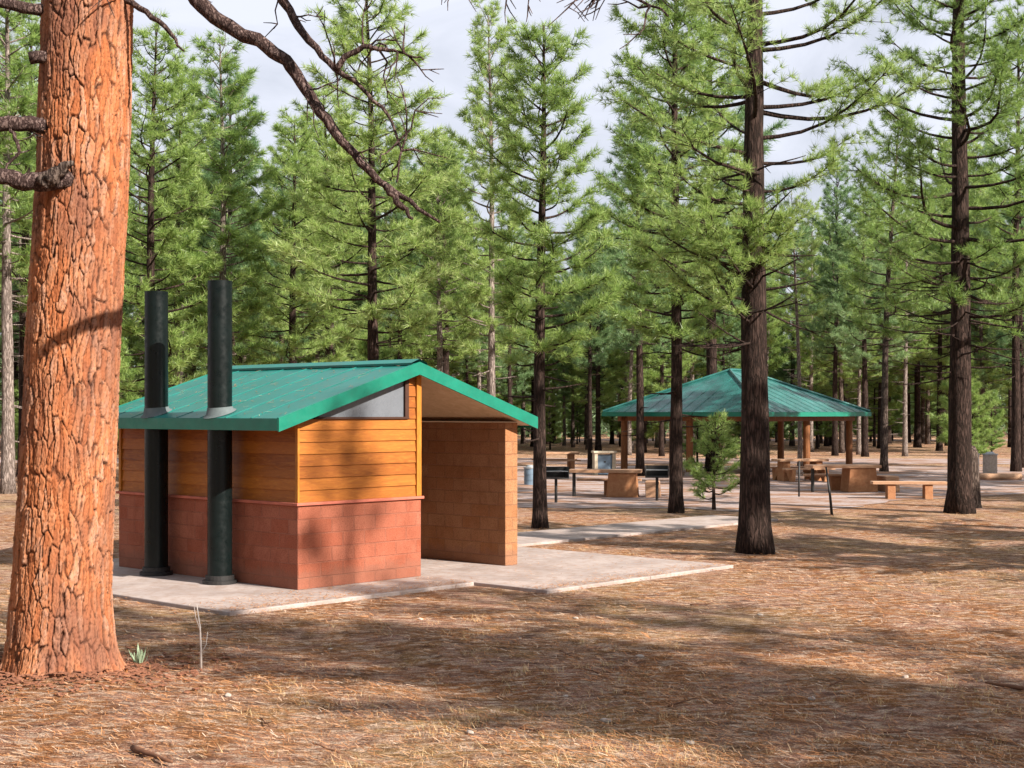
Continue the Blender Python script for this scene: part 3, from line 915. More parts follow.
plant_tree(t6, (x, y, 0), 0, 1, "small bushy young pine growing between the two dark trunks before the shelter", name="pine_sapling", cat="young tree", needle=NEEDLE)

# -- variants for the wood behind
HV = 16.0
KW = dict(tn=12, tl=0.28, tw=0.020, droop=0.05)
var = [make_pine(HV, 0.20, 4.6, 2.5, 84, dens=1.5, ndead=14, shape=0.8, **KW),
       make_pine(HV, 0.19, 6.2, 2.2, 76, dens=1.5, ndead=18, shape=0.8, **KW),
       make_pine(HV, 0.21, 3.2, 2.7, 92, dens=1.5, ndead=8, shape=0.9, **KW),
       make_pine(HV, 0.17, 6.6, 1.8, 72, dens=1.6, ndead=18, shape=0.7, **KW),
       make_pine(HV, 0.17, 4.2, 1.8, 84, dens=1.7, ndead=12, shape=0.7, **KW),
       make_pine(HV, 0.19, 5.0, 2.4, 84, dens=1.5, ndead=12, shape=0.8, **KW)]
var += [make_pine(HV, 0.18, 5.4, 2.9, 66, dens=1.3, ndead=22, shape=1.0, gap=0.25, lean=0.5, **KW),
        make_pine(HV, 0.2, 4.0, 2.1, 92, dens=1.7, ndead=10, shape=0.5, lean=0.3, **KW),
        make_pine(HV, 0.16, 8.4, 1.7, 56, dens=1.3, ndead=34, dead_lo=2.5, shape=0.6, gap=0.15, lean=0.4, **KW)]
young = make_pine(7.0, 0.10, 0.7, 1.7, 60, dens=1.7, ndead=4, dead_lo=0.4, shape=0.9, **KW)
vn = [NEEDLE, NEEDLE, NEEDLE, NEEDLEB, NEEDLE, NEEDLEB, NEEDLE, NEEDLEB, NEEDLE]
vb = [BARKD, BARKP, BARKD, BARKD, BARKP, BARKD, BARKG, BARKG, BARKP]
placed = []


def bg(px, z, ytop, k, label, group=None, rot=None):
    H = EYE + (HOR - ytop) * z / F
    X = (px - 512) / F * z
    placed.append((X, z))
    k = k % len(var)
    e = plant_tree(var[k], (X, z, 0), rng.uniform(0, 6.28) if rot is None else rot, H / HV, label, vb[k], vn[k], group)
    w_ = rng.uniform(0.85, 1.2); e.scale = (H / HV * w_, H / HV * w_, H / HV)


bg(8, 44, -60, 1, "pine with a pale grey trunk at the left edge behind the big orange trunk")
bg(24, 56, 20, 0, "pine showing between the left edge and the big orange trunk, second from the edge")
bg(150, 47, 25, 2, "bushy pine rising behind the farther vent pipe")
bg(176, 60, 60, 0, "pine with its top between the two vent pipes, right of the bushier one")
bg(222, 50, 38, 4, "pine with a dark double looking trunk directly behind the nearer vent pipe")
bg(232, 57, 75, 3, "blue green pine close behind the one at the nearer vent pipe")
bg(293, 52, 118, 2, "rounded pine over the middle of the restroom roof")
bg(330, 66, 90, 0, "pine left of the tallest one above the restroom roof ridge")
bg(374, 46, -25, 0, "tallest full pine above the restroom roof ridge, behind the hanging dead limb")
bg(440, 56, 150, 1, "pine with a thin grey trunk rising right of the restroom gable")
bg(492, 54, 8, 4, "narrow pine whose top shows just left of the slender porch pine")
bg(590, 60, 225, 3, "short blue green pine between the slender porch pine and the shelter")
bg(640, 56, 95, 5, "blue green pine left of the slim bushy pine before the shelter")
bg(712, 60, -30, 5, "pine filling the sky behind and left of the thick dark pine")
bg(835, 82, 160, 5, "pine with blue green crown behind the right half of the shelter roof")
bg(905, 81, 215, 1, "dark trunked pine standing past the gravel road left of the tall straight pine")
bg(800, 66, 190, 8, "thin pale trunked pine over the shelter roof, right of the thick dark pine")
bg(884, 60, 95, 6, "loose gappy pine between the shelter and the tall dark pine at right")
bg(1016, 60, 10, 0, "pine with a dark trunk at the right edge of the picture")

# random fill, grouped by where it stands
zones = [(-60, 130, "pine in the wood seen either side of the big orange trunk", "pines in the wood behind the big trunk", 19, 90),
         (130, 300, "background pine in the wood above the left half of the restroom roof", "pines in the wood behind the restroom's left half", 25, 150),
         (300, 450, "background pine in the wood above the right half of the restroom roof", "pines in the wood behind the restroom's right half", 25, 150),
         (450, 600, "background pine in the wood between the restroom and the shelter", "pines in the wood between restroom and shelter", 32, 225),
         (600, 870, "background pine in the wood behind the shelter", "pines in the wood behind the shelter", 52, 200),
         (870, 1090, "background pine in the wood right of the shelter", "pines in the wood right of the shelter", 42, 150)]
for (a, b_, lab, grp, n, yt) in zones:
    made = 0; tries = 0
    while made < n and tries < 3000:
        tries += 1
        f = rng.random()
        z = 64 + 76 * f ** 0.8
        px = rng.uniform(a, b_)
        X = (px - 512) / F * z
        if 64.5 < z < 80 or abs(z - 128) < 9: continue
        if (515 < px < 612 or 872 < px < 945) and z < 92 : continue
        if any((X - p) ** 2 + (z - q) ** 2 < 2.2 ** 2 for p, q in placed): continue
        ytop = yt + 90 * f + rng.uniform(-50, 60)
        bg(px, z, ytop, int(rng.integers(0, 9)), lab, grp)
        made += 1

# young pines of the undergrowth
made = 0
while made < 85:
    z = rng.uniform(62, 134); px = rng.uniform(-30, 1060)
    if 66 < z < 79 or (515 < px < 612 and z < 90) or (865 < px < 950 and z < 90): continue
    X = (px - 512) / F * z
    if any((X - p) ** 2 + (z - q) ** 2 < 2.2 ** 2 for p, q in placed): continue
    placed.append((X, z))
    plant_tree(young, (X, z, 0), rng.uniform(0, 6.28), rng.uniform(0.5, 1.15), "young bushy pine of the undergrowth between the trunks of the wood", BARKD, NEEDLE, "young pines in the undergrowth", name="pine_sapling", cat="young tree")
    made += 1

# far wood: one mass
far = MB(); fart = MB()
for i in range(420):
    z = rng.uniform(136, 210); X = rng.uniform(-0.75, 0.65) * z
    H = rng.uniform(7, 13)
    m = 330
    t_ = rng.uniform(0.02, 1, m)
    rr = 3.0 * (1.05 - t_) ** 0.7 * np.sqrt(rng.uniform(0.05, 1, m)); a = rng.uniform(0, 6.28, m)
    C = np.stack([X + rr * np.cos(a), z + rr * np.sin(a), H * t_], -1)
    D = unit(np.stack([np.cos(a), np.sin(a), np.full(m, 0.4)], -1))
    tufts(far, C, D, 4, 0.8, 0.17)
    far.tube([(X, z, 0), (X, z, H * 0.9)], [0.22, 0.05], 5)
tag(far.build("distant_forest", NEEDLEF), "far mass of pine forest closing the view beyond the meadow", "forest", kind='stuff')

# pines right of the viewer whose shade crosses the foreground
shade = make_pine(16.5, 0.25, 4.6, 3.0, 90, dens=1.5, ndead=16, gap=0.15, **KW)
SHL = "pine out of the picture, shading the forest floor from the right"
for (X, Y, sc_t, rot) in ((14.4, 17.9, 0.72, 2.2), (13.4, 21.6, 0.72, 0.3), (14.0, 28.4, 0.85, 1.9), (24, 52, 1.0, 1.5), (20, 45, 0.95, 2.6), (19, 40.5, 0.9, 3.6), (27, 47, 1.1, 4.2), (18.5, 0.4, 1.05, 5.4), (14.2, 2.6, 1.0, 0.4), (21.5, -3.4, 1.12, 2.4), (24.5, 12.0, 1.0, 4.4), (27, 15.8, 0.95, 1.4), (33, 21.5, 1.05, 5.0), (22, 19.5, 0.8, 3.0),
                          (29, 9.0, 1.0, 1.0), (36, 5.0, 1.1, 2.0), (34, 13, 1.0, 3.3), (38, 17, 1.1, 0.2), (26, 33, 1.0, 4.0), (33, 39, 1.1, 1.7), (31, 29, 0.9, 2.8), (41, 35, 1.0, 0.9)):
    plant_tree(shade, (X, Y, 0), rot, sc_t, SHL, BARKD, NEEDLE, "pines beyond the right edge")
thin = make_pine(24.5, 0.3, 10, 2.6, 90, dens=1.1, ndead=10, gap=0.3, **KW)
plant_tree(thin, (24.2, -0.4, 0), 1.0, 1.0, SHL, BARKD, NEEDLE, "pines beyond the right edge")
# the wood goes on behind the viewer
made = 0; back = []
while made < 34:
    X, Y = rng.uniform(-42, 16), rng.uniform(-34, 14)
    if X * 0.616 + Y * 0.79 > 2.0 or (abs(X) < 4 and Y > -5) or (Y > 0 and X > -9) or any((X - p) ** 2 + (Y - q_) ** 2 < 9 for p, q_ in back): continue
    back.append((X, Y)); made += 1
    plant_tree(shade if made % 2 else var[2], (X, Y, 0), rng.uniform(0, 6), rng.uniform(0.8, 1.15), "pine of the wood behind the viewer", BARKD, NEEDLE, "pines behind the viewer")

made = 0
while made < 34:
    Y = rng.uniform(24, 120); X = -rng.uniform(0.40, 0.75) * Y - 1.5
    if 67 < Y < 80 or any((X - p) ** 2 + (Y - q_) ** 2 < 10 for p, q_ in back): continue
    back.append((X, Y)); made += 1; k = int(rng.integers(0, 9))
    plant_tree(var[k], (X, Y, 0), rng.uniform(0, 6), rng.uniform(0.85, 1.2), "pine of the wood beyond the left edge of the picture", vb[k], vn[k], "pines beyond the left edge")

# ------------------------------------------------------------------ the big orange pine
BZ = 13.9
bt = empty("pine_tree", ((62 - 512) / F * BZ, BZ, 0), 0, "massive old pine with orange plated bark in the left foreground", "tree")
bx0 = (62 - 512) / F * BZ
ys_k = np.array([690, 670, 650, 600, 500, 300, 200, 0, -300])
h_k = EYE - (ys_k - HOR) * BZ / F
cx_k = (np.array([61, 61.0, 60.5, 61, 66, 75.5, 82, 88, 94]) - 512) / F * BZ - bx0
hw_k = np.array([59, 56, 52.5, 48.5, 46.5, 45.5, 45, 44, 41]) / F * BZ
nth = 380
zz = np.arange(-0.15, 8.6, 0.0115)
TH, ZZ = np.meshgrid(np.linspace(0, 2 * np.pi, nth, endpoint=False), zz)
RAD = np.interp(ZZ, h_k, hw_k); CX = np.interp(ZZ, h_k, cx_k)
RAD = RAD + 0.075 * np.exp(-np.clip(ZZ, 0, None) / 0.16) * (0.6 + 0.8 * np.sin(TH * 5 + 1.0) * np.sin(TH * 2 + 2))
# plates: jittered elongated Voronoi cells wrapped round the trunk, in two sizes
def vor(S, Tt, ns, seed):
    r_ = np.random.default_rng(seed)
    nt_ = int(Tt.max()) + 4
    jx, jy, idv = r_.uniform(0.05, 0.95, (nt_ + 2, ns)), r_.uniform(0.05, 0.95, (nt_ + 2, ns)), r_.random((nt_ + 2, ns))
    F1 = np.full(S.shape, 9.0); F2 = np.full(S.shape, 9.0); ID = np.zeros(S.shape)
    ci, cj = np.floor(S).astype(int), np.floor(Tt).astype(int)
    for di in (-1, 0, 1):
        for dj in (-1, 0, 1):
            i = (ci + di) % ns; j = np.clip(cj + dj, 0, nt_ + 1)
            d = np.hypot(ci + di + jx[j, i] - S, cj + dj + jy[j, i] - Tt)
            near = d < F1
            F2 = np.where(near, F1, np.minimum(F2, d)); ID = np.where(near, idv[j, i], ID); F1 = np.where(near, d, F1)
    return F2 - F1, ID
def wig(a, b, s):
    r_ = np.random.default_rng(s); o = 0
    for k in range(6):
        f = r_.uniform(1, 7); kx = r_.integers(1, 14)
        o = o + np.sin(a * kx + b * f * 2.2 + r_.uniform(0, 6)) / 6
    return o
S = TH / (2 * np.pi) * 54 + 0.8 * wig(TH, ZZ * 0.8, 3) + 0.22 * wig(TH * 3, ZZ * 4, 8)
Tt = (ZZ + 0.9) / 0.40 + 0.5 * wig(TH, ZZ * 1.4, 4)
e1, id1 = vor(S, np.clip(Tt, 0, None), 54, 11)
S2 = TH / (2 * np.pi) * 120 + 0.8 * wig(TH, ZZ * 2, 5) + 0.3 * wig(TH * 4, ZZ * 6, 9)
T2 = (ZZ + 0.9) / 0.085 + 0.8 * wig(TH, ZZ * 3, 6)
e2, id2 = vor(S2, np.clip(T2, 0, None), 120, 12)
sm = lambda x, a, b: (lambda t: t * t * (3 - 2 * t))(np.clip((x - a) / (b - a), 0, 1))
p1 = sm(e1, 0.0, 0.15); p2 = sm(e2, 0.0, 0.16)
disp = 0.036 * (p1 - 1) * (0.35 + 0.65 * id1) + 0.016 * (id1 - 0.5) + 0.007 * (p2 - 1) + 0.008 * (id2 - 0.5) * p1 + 0.0012 * rng.standard_normal(TH.shape)
RR = RAD + disp
v = np.stack([CX + RR * np.cos(TH), RR * np.sin(TH), ZZ], -1).reshape(-1, 3)
m_ = len(zz)
i = np.arange(m_ - 1)[:, None] * nth; j = np.arange(nth)[None, :]; k = (j + 1) % nth
q = np.stack([i + j, i + k, i + nth + k, i + nth + j], -1).reshape(-1, 4)
tk = MB(); tk.add(v, q)
furrow = np.clip(1.0 * (1 - sm(e1, 0.0, 0.17)) * (0.45 + 0.55 * id1) + 0.65 * (1 - sm(e2, 0.0, 0.16)) * (id2 > 0.45), 0, 1)
n_main = tk.n
# upper trunk above the picture
zt = np.linspace(8.58, 21, 24)
cxt = np.full(24, cx_k[-1]); rt = np.interp(zt, [8.58, 21], [hw_k[-1] - 0.015, 0.06])
tk.tube(np.stack([cxt, np.zeros(24), zt], -1), rt, 24)
tk.attrs = {"furrow": np.concatenate([furrow.ravel(), np.full(tk.n - n_main, 0.2)]),
            "plate": np.concatenate([(0.65 * id1 + 0.35 * id2).ravel(), np.full(tk.n - n_main, 0.4)])}
tk.build("trunk", BARKO, bt, smooth=True)


def rel(p):  # into the tree's own frame
    return np.asarray(p) - np.array([bx0, BZ, 0])


def spline(pts, n):
    pts = np.asarray(pts, float); d = np.concatenate([[0], np.cumsum(np.linalg.norm(np.diff(pts, axis=0), axis=1))])
    s = np.linspace(0, d[-1], n)
    lin = np.stack([np.interp(s, d, pts[:, k]) for k in range(pts.shape[1])], -1)
    for _ in range(2):
        lin[1:-1] = 0.25 * lin[:-2] + 0.5 * lin[1:-1] + 0.25 * lin[2:]
    return lin, s / d[-1]


def limb(name, pxs, zr, rr, n=40, twigs=0, mt=BARKL, knots=0.05, start=None, twl=(0.25, 0.8), leaf=0):
    P_ = [rel(at(a, b_, zr[0] + (zr[1] - zr[0]) * k / (len(pxs) - 1))) for k, (a, b_) in enumerate(pxs)]
    if start is not None: P_ = [np.array(start)] + P_
    pts, s = spline(P_, n)
    pts[1:-1] += rng.normal(0, 0.008, (n - 2, 3))
    rad = np.interp(s, np.linspace(0, 1, len(rr)), rr)
    mb = MB(); mb.tube(pts, rad, 10, rough=knots)
    Cs = []
    for _ in range(twigs):
        sp = rng.uniform(0.25, 1.0); p = pts[int(sp * (n - 1))]
        d = unit(rng.standard_normal(3) * np.array([1, 0.6, 1]) + np.array([0.3, 0, -0.5]))
        l = rng.uniform(*twl)
        w = [p]
        for _k in range(4):
            d = unit(d + rng.normal(0, 0.35, 3)); w.append(w[-1] + d * l / 4)
        mb.tube(w, [0.012, 0.009, 0.007, 0.005, 0.003], 5, cap=False)
        for _j in range(2):
            b0 = w[rng.integers(1, 4)]; dd = unit(d + rng.normal(0, 0.6, 3))
            mb.tube([b0, b0 + dd * l * 0.2 + rng.normal(0, .01, 3), b0 + dd * l * 0.4], [0.006, 0.005, 0.003], 4, cap=False)
        Cs.append(w[-1])
    o = mb.build(name, mt, bt, smooth=True)
    return pts


tx = lambda h: float(np.interp(h, h_k, cx_k))
limb("dead_limb", [(140, -110), (172, -50), (195, 0), (238, 34), (266, 44), (292, 68), (318, 108), (352, 152), (384, 186), (412, 202), (440, 222)], (13.7, 12.6),
     [0.13, 0.11, 0.085, 0.07, 0.062, 0.055, 0.045, 0.03, 0.012], 60, 5, start=(tx(7.9), 0, 7.6))
limb("dead_limb", [(386, 187), (398, 202), (413, 219)], (12.75, 12.7), [0.035, 0.03, 0.012], 12, 0)
limb("dead_limb", [(170, -120), (240, -70), (283, 0), (300, 28), (322, 58), (346, 76), (374, 98), (392, 120), (403, 146), (397, 182)], (13.6, 12.3),
     [0.1, 0.09, 0.065, 0.055, 0.045, 0.035, 0.022, 0.012, 0.008], 50, 16, start=(tx(8.3), 0, 8.1))
limb("dead_limb", [(336, 70), (350, 50), (372, 47), (396, 52), (424, 60)], (12.7, 12.5), [0.03, 0.026, 0.02, 0.012, 0.006], 20, 9)
limb("dead_limb", [(134, 6), (150, 14), (166, 26), (176, 42), (184, 51)], (13.7, 13.4), [0.05, 0.035, 0.028, 0.022, 0.008], 16, 1, start=(tx(6.5), 0, 6.6))
limb("dead_limb", [(170, -190), (300, -110), (470, -26), (560, -16), (630, -8), (668, 16)], (13.4, 11.6), [0.1, 0.08, 0.05, 0.032, 0.02, 0.008], 50, 60, start=(tx(8.5), 0, 8.4), twl=(0.25, 0.7))
# a dead limb reaching out over the viewer's clearing; its shade crosses the trunk
hook = [(0.0, 0.2, 8.4), (1.8, 0.95, 8.2), (3.6, 0.95, 7.15), (4.35, 0.52, 6.05), (4.5, 0.3, 5.93), (4.5, 0.0, 5.9), (4.5, -0.55, 5.8)]
hp_, hs_ = spline([(a * 0.79 + b_ * 0.616, -a * 0.616 + b_ * 0.79, c_) for a, b_, c_ in hook], 40)
hm = MB(); hm.tube(hp_, np.interp(hs_, [0, 0.7, 0.85, 1], [0.1, 0.06, 0.07, 0.045]), 10, rough=0.06)
for kk in (30, 31, 33): hm.tube([hp_[kk], hp_[kk] + rng.normal(0, 0.08, 3) + (0, 0, -0.15), hp_[kk] + rng.normal(0, 0.1, 3) + (0, 0, -0.3)], [0.03, 0.02, 0.008], 5)
hm.build("dead_limb", BARKL, bt, smooth=True)
# stubs on the left side
limb("broken_limb", [(46, 12), (20, 6), (-20, 0), (-80, -20)], (13.7, 13.5), [0.07, 0.055, 0.05, 0.04], 16, 1, start=(tx(6.2), 0, 6.3))
limb("broken_limb", [(46, 57), (38, 57), (29, 58)], (13.6, 13.55), [0.07, 0.06, 0.055], 10, 0, start=(tx(5.8), 0, 5.87), knots=0.1)
limb("broken_limb", [(46, 124), (20, 124), (-15, 125), (-60, 118)], (13.6, 13.4), [0.085, 0.075, 0.07, 0.06], 16, 1, start=(tx(5.2), 0, 5.2))
limb("broken_limb", [(58, 178), (44, 182), (25, 184), (4, 176), (-20, 176), (-60, 182)], (13.42, 13.3), [0.09, 0.11, 0.085, 0.075, 0.07, 0.06], 24, 0, start=(tx(4.65), -0.1, 4.66), knots=0.12)
limb("broken_limb", [(44, 183), (55, 176), (66, 166), (73, 163)], (13.36, 13.28), [0.09, 0.07, 0.05, 0.02], 12, 0, knots=0.14, mt=BARKG)
limb("dead_limb", [(11, 128), (17, 142), (20, 153), (8, 164), (4, 176)], (13.5, 13.4), [0.02, 0.018, 0.016, 0.014, 0.012], 16, 0)
# its living crown, above the picture
cm = make_pine(13.0, 0.2, 2.0, 3.4, 60, tn=10, tl=0.28, tw=0.03, dens=0.9, ndead=0)
cm[1].materials.append(NEEDLE); cm[0].materials.append(BARKO)
for me, nm in ((cm[0], "upper_limbs"), (cm[1], "crown")):
    o = bpy.data.objects.new(nm, me); col.objects.link(o); o.parent = bt; o.location = (cx_k[-1], 0, 8.8)

# ------------------------------------------------------------------ forest floor
def inslab(x, y):
    dx, dy = x - P0[0], y - P0[1]; u = dx * Ux + dy * Uy; v = -dx * Uy + dy * Ux
    return ((u > -1.8) & (u < 2.3) & (v > -1.08) & (v < 5.6)) | ((u >= 2.3) & (u < 6.75) & (v > -2.48) & (v < 4.3)) | ((u >= 6.75) & (u < 17.6) & (v > 2.45) & (v < 4.3))


def scatter(n, z0, z1, half=0.42, powr=1.0):
    # thins out with distance from the viewer's clearing
    z = 1 / (1 / z0 + (1 / z1 - 1 / z0) * rng.random(n))
    x = rng.uniform(-half, half, n) * z
    return x, z


n = 75000
x, y = scatter(n, 8.0, 36)
clump = np.sin(x * 1.7 + 1.2 * np.sin(y * 0.9)) + np.sin(y * 1.3 + 2 * np.sin(x * 0.6)) + rng.normal(0, 1.2, n)
ok = (~inslab(x, y)) & (clump > -0.9)
x, y = x[ok], y[ok]; n = len(x)
a = rng.uniform(0, np.pi, n); l = rng.uniform(0.03, 0.11, n); w = rng.uniform(0.002, 0.007, n) * np.clip(y / 14, 0.8, 1.6)
ca, sa = np.cos(a), np.sin(a)
tilt = np.abs(rng.normal(0, 0.12, n)); z0 = ground_z(x, y) + rng.uniform(0.004, 0.03, n)
v = np.stack([np.stack([x - ca * l / 2 - sa * w / 2, y - sa * l / 2 + ca * w / 2, z0], -1), np.stack([x - ca * l / 2 + sa * w / 2, y - sa * l / 2 - ca * w / 2, z0 + w * 0.3], -1),
              np.stack([x + ca * l / 2 + sa * w / 2, y + sa * l / 2 - ca * w / 2, z0 + l * tilt + w * .3], -1), np.stack([x + ca * l / 2 - sa * w / 2, y + sa * l / 2 + ca * w / 2, z0 + l * tilt], -1)], 1).reshape(-1, 3)
lit = MB(); lit.add(v, np.arange(n * 4).reshape(-1, 4))
tag(lit.build("pine_needle_litter", LITTER), "fallen brown pine needles strewn over the forest floor", "pine needles", kind='stuff')

nT = 1100
x, y = scatter(nT, 9, 46)
pat = np.sin(x * 0.8 + 2.0) + np.sin(y * 0.5 + 1.0 + x * 0.3) + 0.12 * x + rng.normal(0, 0.5, nT)
ok = (~inslab(x, y)) & (pat > 0.2) & (y < 37)
x, y = x[ok], y[ok]
gt = MB()
nb_ = 16
X = np.repeat(x, nb_) + rng.normal(0, 0.06, len(x) * nb_); Y = np.repeat(y, nb_) + rng.normal(0, 0.06, len(x) * nb_)
Z = ground_z(X, Y)
hgt = np.repeat(rng.uniform(0.02, 0.075, len(x)), nb_) * rng.uniform(0.5, 1.3, len(X))
a = rng.uniform(0, 6.28, len(X)); ln_ = hgt * rng.uniform(0.5, 2.2, len(X)); ww = rng.uniform(0.003, 0.006, len(X))
v = np.stack([np.stack([X - np.sin(a) * ww / 2, Y + np.cos(a) * ww / 2, Z], -1), np.stack([X + np.sin(a) * ww / 2, Y - np.cos(a) * ww / 2, Z], -1),
              np.stack([X + np.cos(a) * ln_, Y + np.sin(a) * ln_, Z + hgt], -1)], 1).reshape(-1, 3)
gt.add(v, t=np.arange(len(X) * 3).reshape(-1, 3))
tag(gt.build("dry_grass", GRASS), "short straw coloured grass in patches on the forest floor", "grass", kind='stuff')

# bare twig, little plant, sticks, stones
x, y = onground(201, 668)
tw_ = MB(); b0 = np.array([x, y, gz(x, y)])
tw_.tube([b0, b0 + (0.0, 0, 0.2), b0 + (-0.01, 0, 0.42), b0 + (-0.04, 0, 0.62)], [0.014, 0.011, 0.008, 0.004], 6)
tw_.tube([b0 + (-0.005, 0, 0.36), b0 + (-0.05, 0, 0.5), b0 + (-0.07, 0.02, 0.6)], [0.006, 0.004, 0.003], 5)
tw_.tube([b0 + (0.0, 0, 0.15), b0 + (0.05, 0, 0.24), b0 + (0.06, 0.02, 0.36)], [0.006, 0.004, 0.003], 5)
tag(tw_.build("bare_seedling", TWIG, smooth=True), "pale leafless seedling stem standing in front of the nearer vent pipe", "seedling")
x, y = onground(139, 662)
pl = MB()
for k in range(26):
    a = rng.uniform(0, 6.28); h = rng.uniform(0.1, 0.22); d = np.array([math.cos(a) * .4, math.sin(a) * .4, 1.0]) * h
    s = np.array([-math.sin(a), math.cos(a), 0]) * 0.014
    b0 = np.array([x, y, gz(x, y)]) + np.array([math.cos(a), math.sin(a), 0]) * rng.uniform(0, 0.05)
    pl.add([b0 - s * .4, b0 + s * .4, b0 + d * .6 + s, b0 + d, b0 + d * .6 - s], t=[(0, 1, 2), (0, 2, 4), (4, 2, 3)])
tag(pl.build("small_plant", LEAFP), "tiny pale green plant right of the big orange trunk's foot", "plant")
for (a, b_, c_, d_, r_, lab) in ((132, 750, 172, 764, 0.022, "short dark brown stick lying at the bottom left"), (1024, 690, 985, 684, 0.018, "thin dark stick lying at the right edge of the forest floor")):
    x0, y0 = onground(a, b_); x1, y1 = onground(c_, d_)
    pts = [(x0 + (x1 - x0) * k / 5 + rng.normal(0, .008), y0 + (y1 - y0) * k / 5 + rng.normal(0, .008), gz(x0, y0) + 0.03) for k in range(6)]
    s_ = MB(); s_.tube(pts, [r_, r_ * 1.1, r_, r_ * .8, r_ * .7, r_ * .5], 8, rough=0.08)
    tag(s_.build("stick", STICKM, smooth=True), lab, "stick")
spots = [(576, 619), (606, 720), (566, 696), (860, 620), (470, 733), (228, 694), (420, 590 + 30), (760, 612), (640, 657), (905, 676), (330, 648), (520, 640), (690, 745), (812, 700)]
import bmesh
for i_, (a, b_) in enumerate(spots):
    x, y = onground(a, b_)
    bm = bmesh.new(); bmesh.ops.create_icosphere(bm, subdivisions=2, radius=1.0)
    s = rng.uniform(0.018, 0.036)
    for vv in bm.verts:
        n_ = 1 + 0.22 * math.sin(vv.co.x * 3 + i_) * math.cos(vv.co.y * 4 + i_ * 2)
        vv.co = (vv.co.x * s * 1.4 * n_, vv.co.y * s * n_, vv.co.z * s * 0.6 * n_)
    me = bpy.data.meshes.new("stone"); bm.to_mesh(me); bm.free(); me.materials.append(STONE)
    for p in me.polygons: p.use_smooth = True
    o = bpy.data.objects.new("stone", me); col.objects.link(o)
    o.location = (x, y, gz(x, y) + s * 0.25); o.rotation_euler = (0, 0, rng.uniform(0, 6))
    tag(o, "small pale stone lying among the pine needles", "stone", "small pale stones on the forest floor")

# shed bark round the foot of the big pine
fk = MB()
for k in range(1100):
    a = rng.uniform(0, 6.28); rr = 0.55 + abs(rng.normal(0, 0.5)); x = bx0 + rr * math.cos(a); y = BZ + rr * math.sin(a)
    h = ground_z(x, y) + 0.012 + 0.10 * max(0, 0.95 - rr) * rng.random(); sz_ = rng.uniform(0.012, 0.045)
    pts = [(x + sz_ * math.cos(b_) * rng.uniform(.5, 1.2), y + sz_ * math.sin(b_) * rng.uniform(.5, 1.2), h + rng.uniform(0, .014)) for b_ in np.arange(5) * 1.2566]
    lo_ = [(p[0], p[1], p[2] - 0.008) for p in pts]
    fk.add(pts + lo_, [(i_, 5 + i_, 5 + (i_ + 1) % 5, (i_ + 1) % 5) for i_ in range(5)], [(0, 1, 2), (0, 2, 3), (0, 3, 4)])
tag(fk.build("bark_flakes", FLAKE), "loose bark flakes shed round the foot of the big orange pine", "bark flakes", kind='stuff')
# needles blown onto the concrete
n = 2600
u_ = rng.uniform(-1.9, 6.7, n); v_ = np.where(u_ < 2.3, rng.uniform(-1.08, 0, n), rng.uniform(-2.45, 4.2, n))
edge = rng.random(n) < 0.5
v_ = np.where(edge, np.where(u_ < 2.3, -1.08, -2.45) + np.abs(rng.normal(0, 0.25, n)), v_)
x = P0[0] + u_ * Ux - v_ * Uy; y = P0[1] + u_ * Uy + v_ * Ux
a = rng.uniform(0, np.pi, n); l = rng.uniform(0.04, 0.11, n); w = 0.006
ca, sa = np.cos(a), np.sin(a); z0 = np.full(n, 0.056)
v = np.stack([np.stack([x - ca * l / 2 - sa * w / 2, y - sa * l / 2 + ca * w / 2, z0], -1), np.stack([x - ca * l / 2 + sa * w / 2, y - sa * l / 2 - ca * w / 2, z0], -1),
              np.stack([x + ca * l / 2 + sa * w / 2, y + sa * l / 2 - ca * w / 2, z0 + .006], -1), np.stack([x + ca * l / 2 - sa * w / 2, y + sa * l / 2 + ca * w / 2, z0 + .006], -1)], 1).reshape(-1, 3)
lp = MB(); lp.add(v, np.arange(n * 4).reshape(-1, 4))
tag(lp.build("pine_needle_litter", LITTER), "sparse brown needles blown onto the pale concrete", "pine needles", kind='stuff')

# needles lying on the restroom roof
n = 200
u_ = EU0 + (RIDGE_U - EU0) * rng.random(n); v_ = rng.uniform(VG0 + 0.05, VG1 - 0.05, n)
x = P0[0] + u_ * Ux - v_ * Uy; y = P0[1] + u_ * Uy + v_ * Ux
a = rng.uniform(0, np.pi, n); l = rng.uniform(0.05, 0.13, n); w = 0.006
cu, cv = np.cos(a), np.sin(a)
def roofpt(du, dv):
    uu, vv = u_ + du, v_ + dv
    return np.stack([P0[0] + uu * Ux - vv * Uy, P0[1] + uu * Uy + vv * Ux, RIDGE_Z - SLOPE * np.abs(uu - RIDGE_U) + 0.012], -1)
v = np.stack([roofpt(-cu * l / 2 - cv * w / 2, -cv * l / 2 + cu * w / 2), roofpt(-cu * l / 2 + cv * w / 2, -cv * l / 2 - cu * w / 2),
              roofpt(cu * l / 2 + cv * w / 2, cv * l / 2 - cu * w / 2), roofpt(cu * l / 2 - cv * w / 2, cv * l / 2 + cu * w / 2)], 1).reshape(-1, 3)
rl = MB(); rl.add(v, np.arange(n * 4).reshape(-1, 4))
tag(rl.build("pine_needle_litter", LITTER), "scattered brown needles lying on the green restroom roof", "pine needles", kind='stuff')
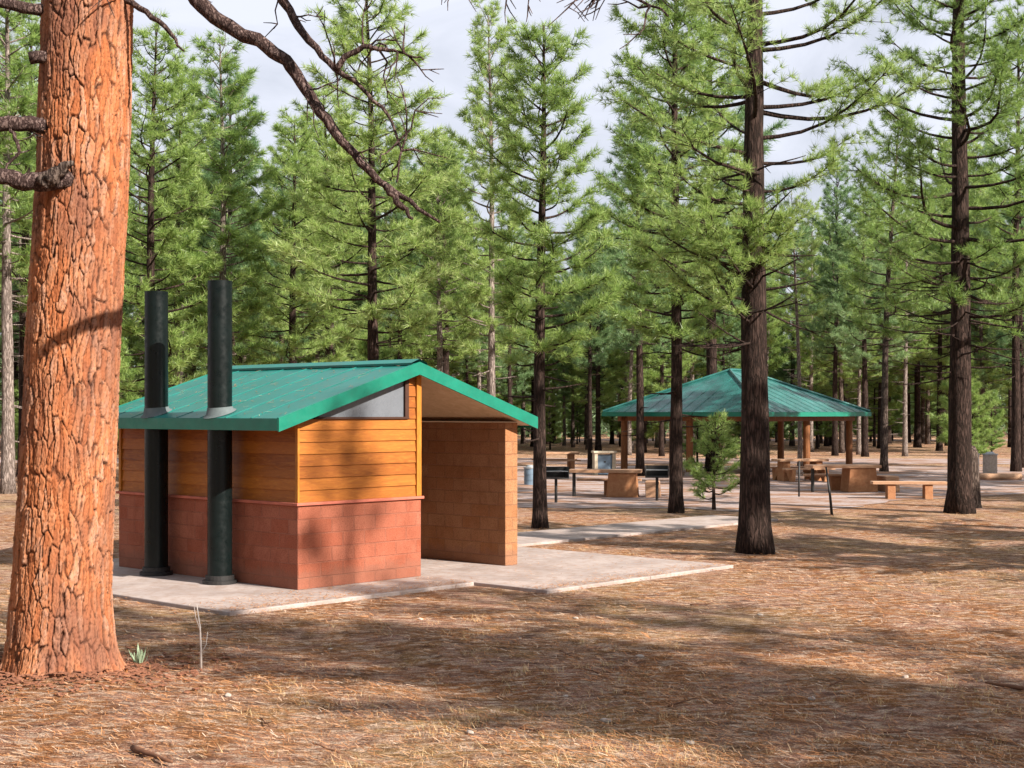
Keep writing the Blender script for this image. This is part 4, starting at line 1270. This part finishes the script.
# thin fallen twigs
for (a_, b_) in ((260, 716), (372, 664), (455, 702), (520, 730), (598, 676), (668, 712), (742, 664), (830, 690), (884, 738), (940, 612), (690, 604), (560, 652), (60, 724), (340, 748)):
    x0, y0 = onground(a_, b_); an = rng.uniform(0, 6.28); ln2 = rng.uniform(0.15, 0.5)
    p = np.array([x0, y0, 0.0]); pts = []
    for k in range(5):
        pts.append((p[0], p[1], gz(p[0], p[1]) + 0.018 + 0.008 * k * rng.random())); an += rng.normal(0, 0.25)
        p = p + np.array([math.cos(an), math.sin(an), 0]) * ln2 / 4
    tw2 = MB(); tw2.tube(pts, [0.008, 0.0075, 0.007, 0.005, 0.003], 6, rough=0.08)
    m0 = pts[2]; tw2.tube([m0, (m0[0] + math.cos(an + .8) * .06, m0[1] + math.sin(an + .8) * .06, m0[2] + .01), (m0[0] + math.cos(an + .8) * .12, m0[1] + math.sin(an + .8) * .12, m0[2] + .005)], [0.005, 0.004, 0.002], 5)
    tag(tw2.build("twig", STICKM, smooth=True), "thin brown twig fallen on the needle covered ground", "twig", "fallen twigs on the forest floor")

# ------------------------------------------------------------------ light and sky
EL = R(33.0)
sx, sy = 0.79, -0.616
az_ = math.atan2(sx, sy)   # compass angle from +Y
ld = bpy.data.lights.new("sun", 'SUN'); ld.energy = 5.0; ld.angle = R(0.5); ld.color = (1.0, 0.93, 0.82)
lo = bpy.data.objects.new("sun", ld); col.objects.link(lo)
lo.rotation_euler = (math.pi / 2 - EL, 0, math.pi - az_)
w = bpy.data.worlds.new("World"); sc.world = w; w.use_nodes = True
nt = w.node_tree; bgn = nt.nodes["Background"]
sky = nt.nodes.new("ShaderNodeTexSky"); sky.sky_type = 'NISHITA'; sky.sun_disc = False
sky.sun_elevation = EL; sky.sun_rotation = az_; sky.dust_density = 1.5
tc = nt.nodes.new("ShaderNodeTexCoord"); mp = nt.nodes.new("ShaderNodeMapping"); mp.inputs["Scale"].default_value = (1, 1, 2.2)
nt.links.new(tc.outputs["Generated"], mp.inputs[0])
cf = ramp(nt, noise(nt, mp.outputs[0], 2.6, 7, 0.6, 0.6), [(0.34, 0.62), (0.56, 0.97)])
c = mixc(nt, cf, sky.outputs[0], (16.0, 16.7, 19.0))
nt.links.new(c, bgn.inputs["Color"]); bgn.inputs["Strength"].default_value = 0.0245
sc.view_settings.view_transform = 'Standard'; sc.view_settings.look = 'None'
sc.view_settings.exposure = 1.22; sc.view_settings.gamma = 1.0
try: sc.view_settings.use_curve_mapping = False
except Exception: pass
sc.cycles.max_bounces = 8; sc.cycles.diffuse_bounces = 4; sc.cycles.transmission_bounces = 4; sc.cycles.transparent_max_bounces = 4
sc.cycles.use_denoising = True
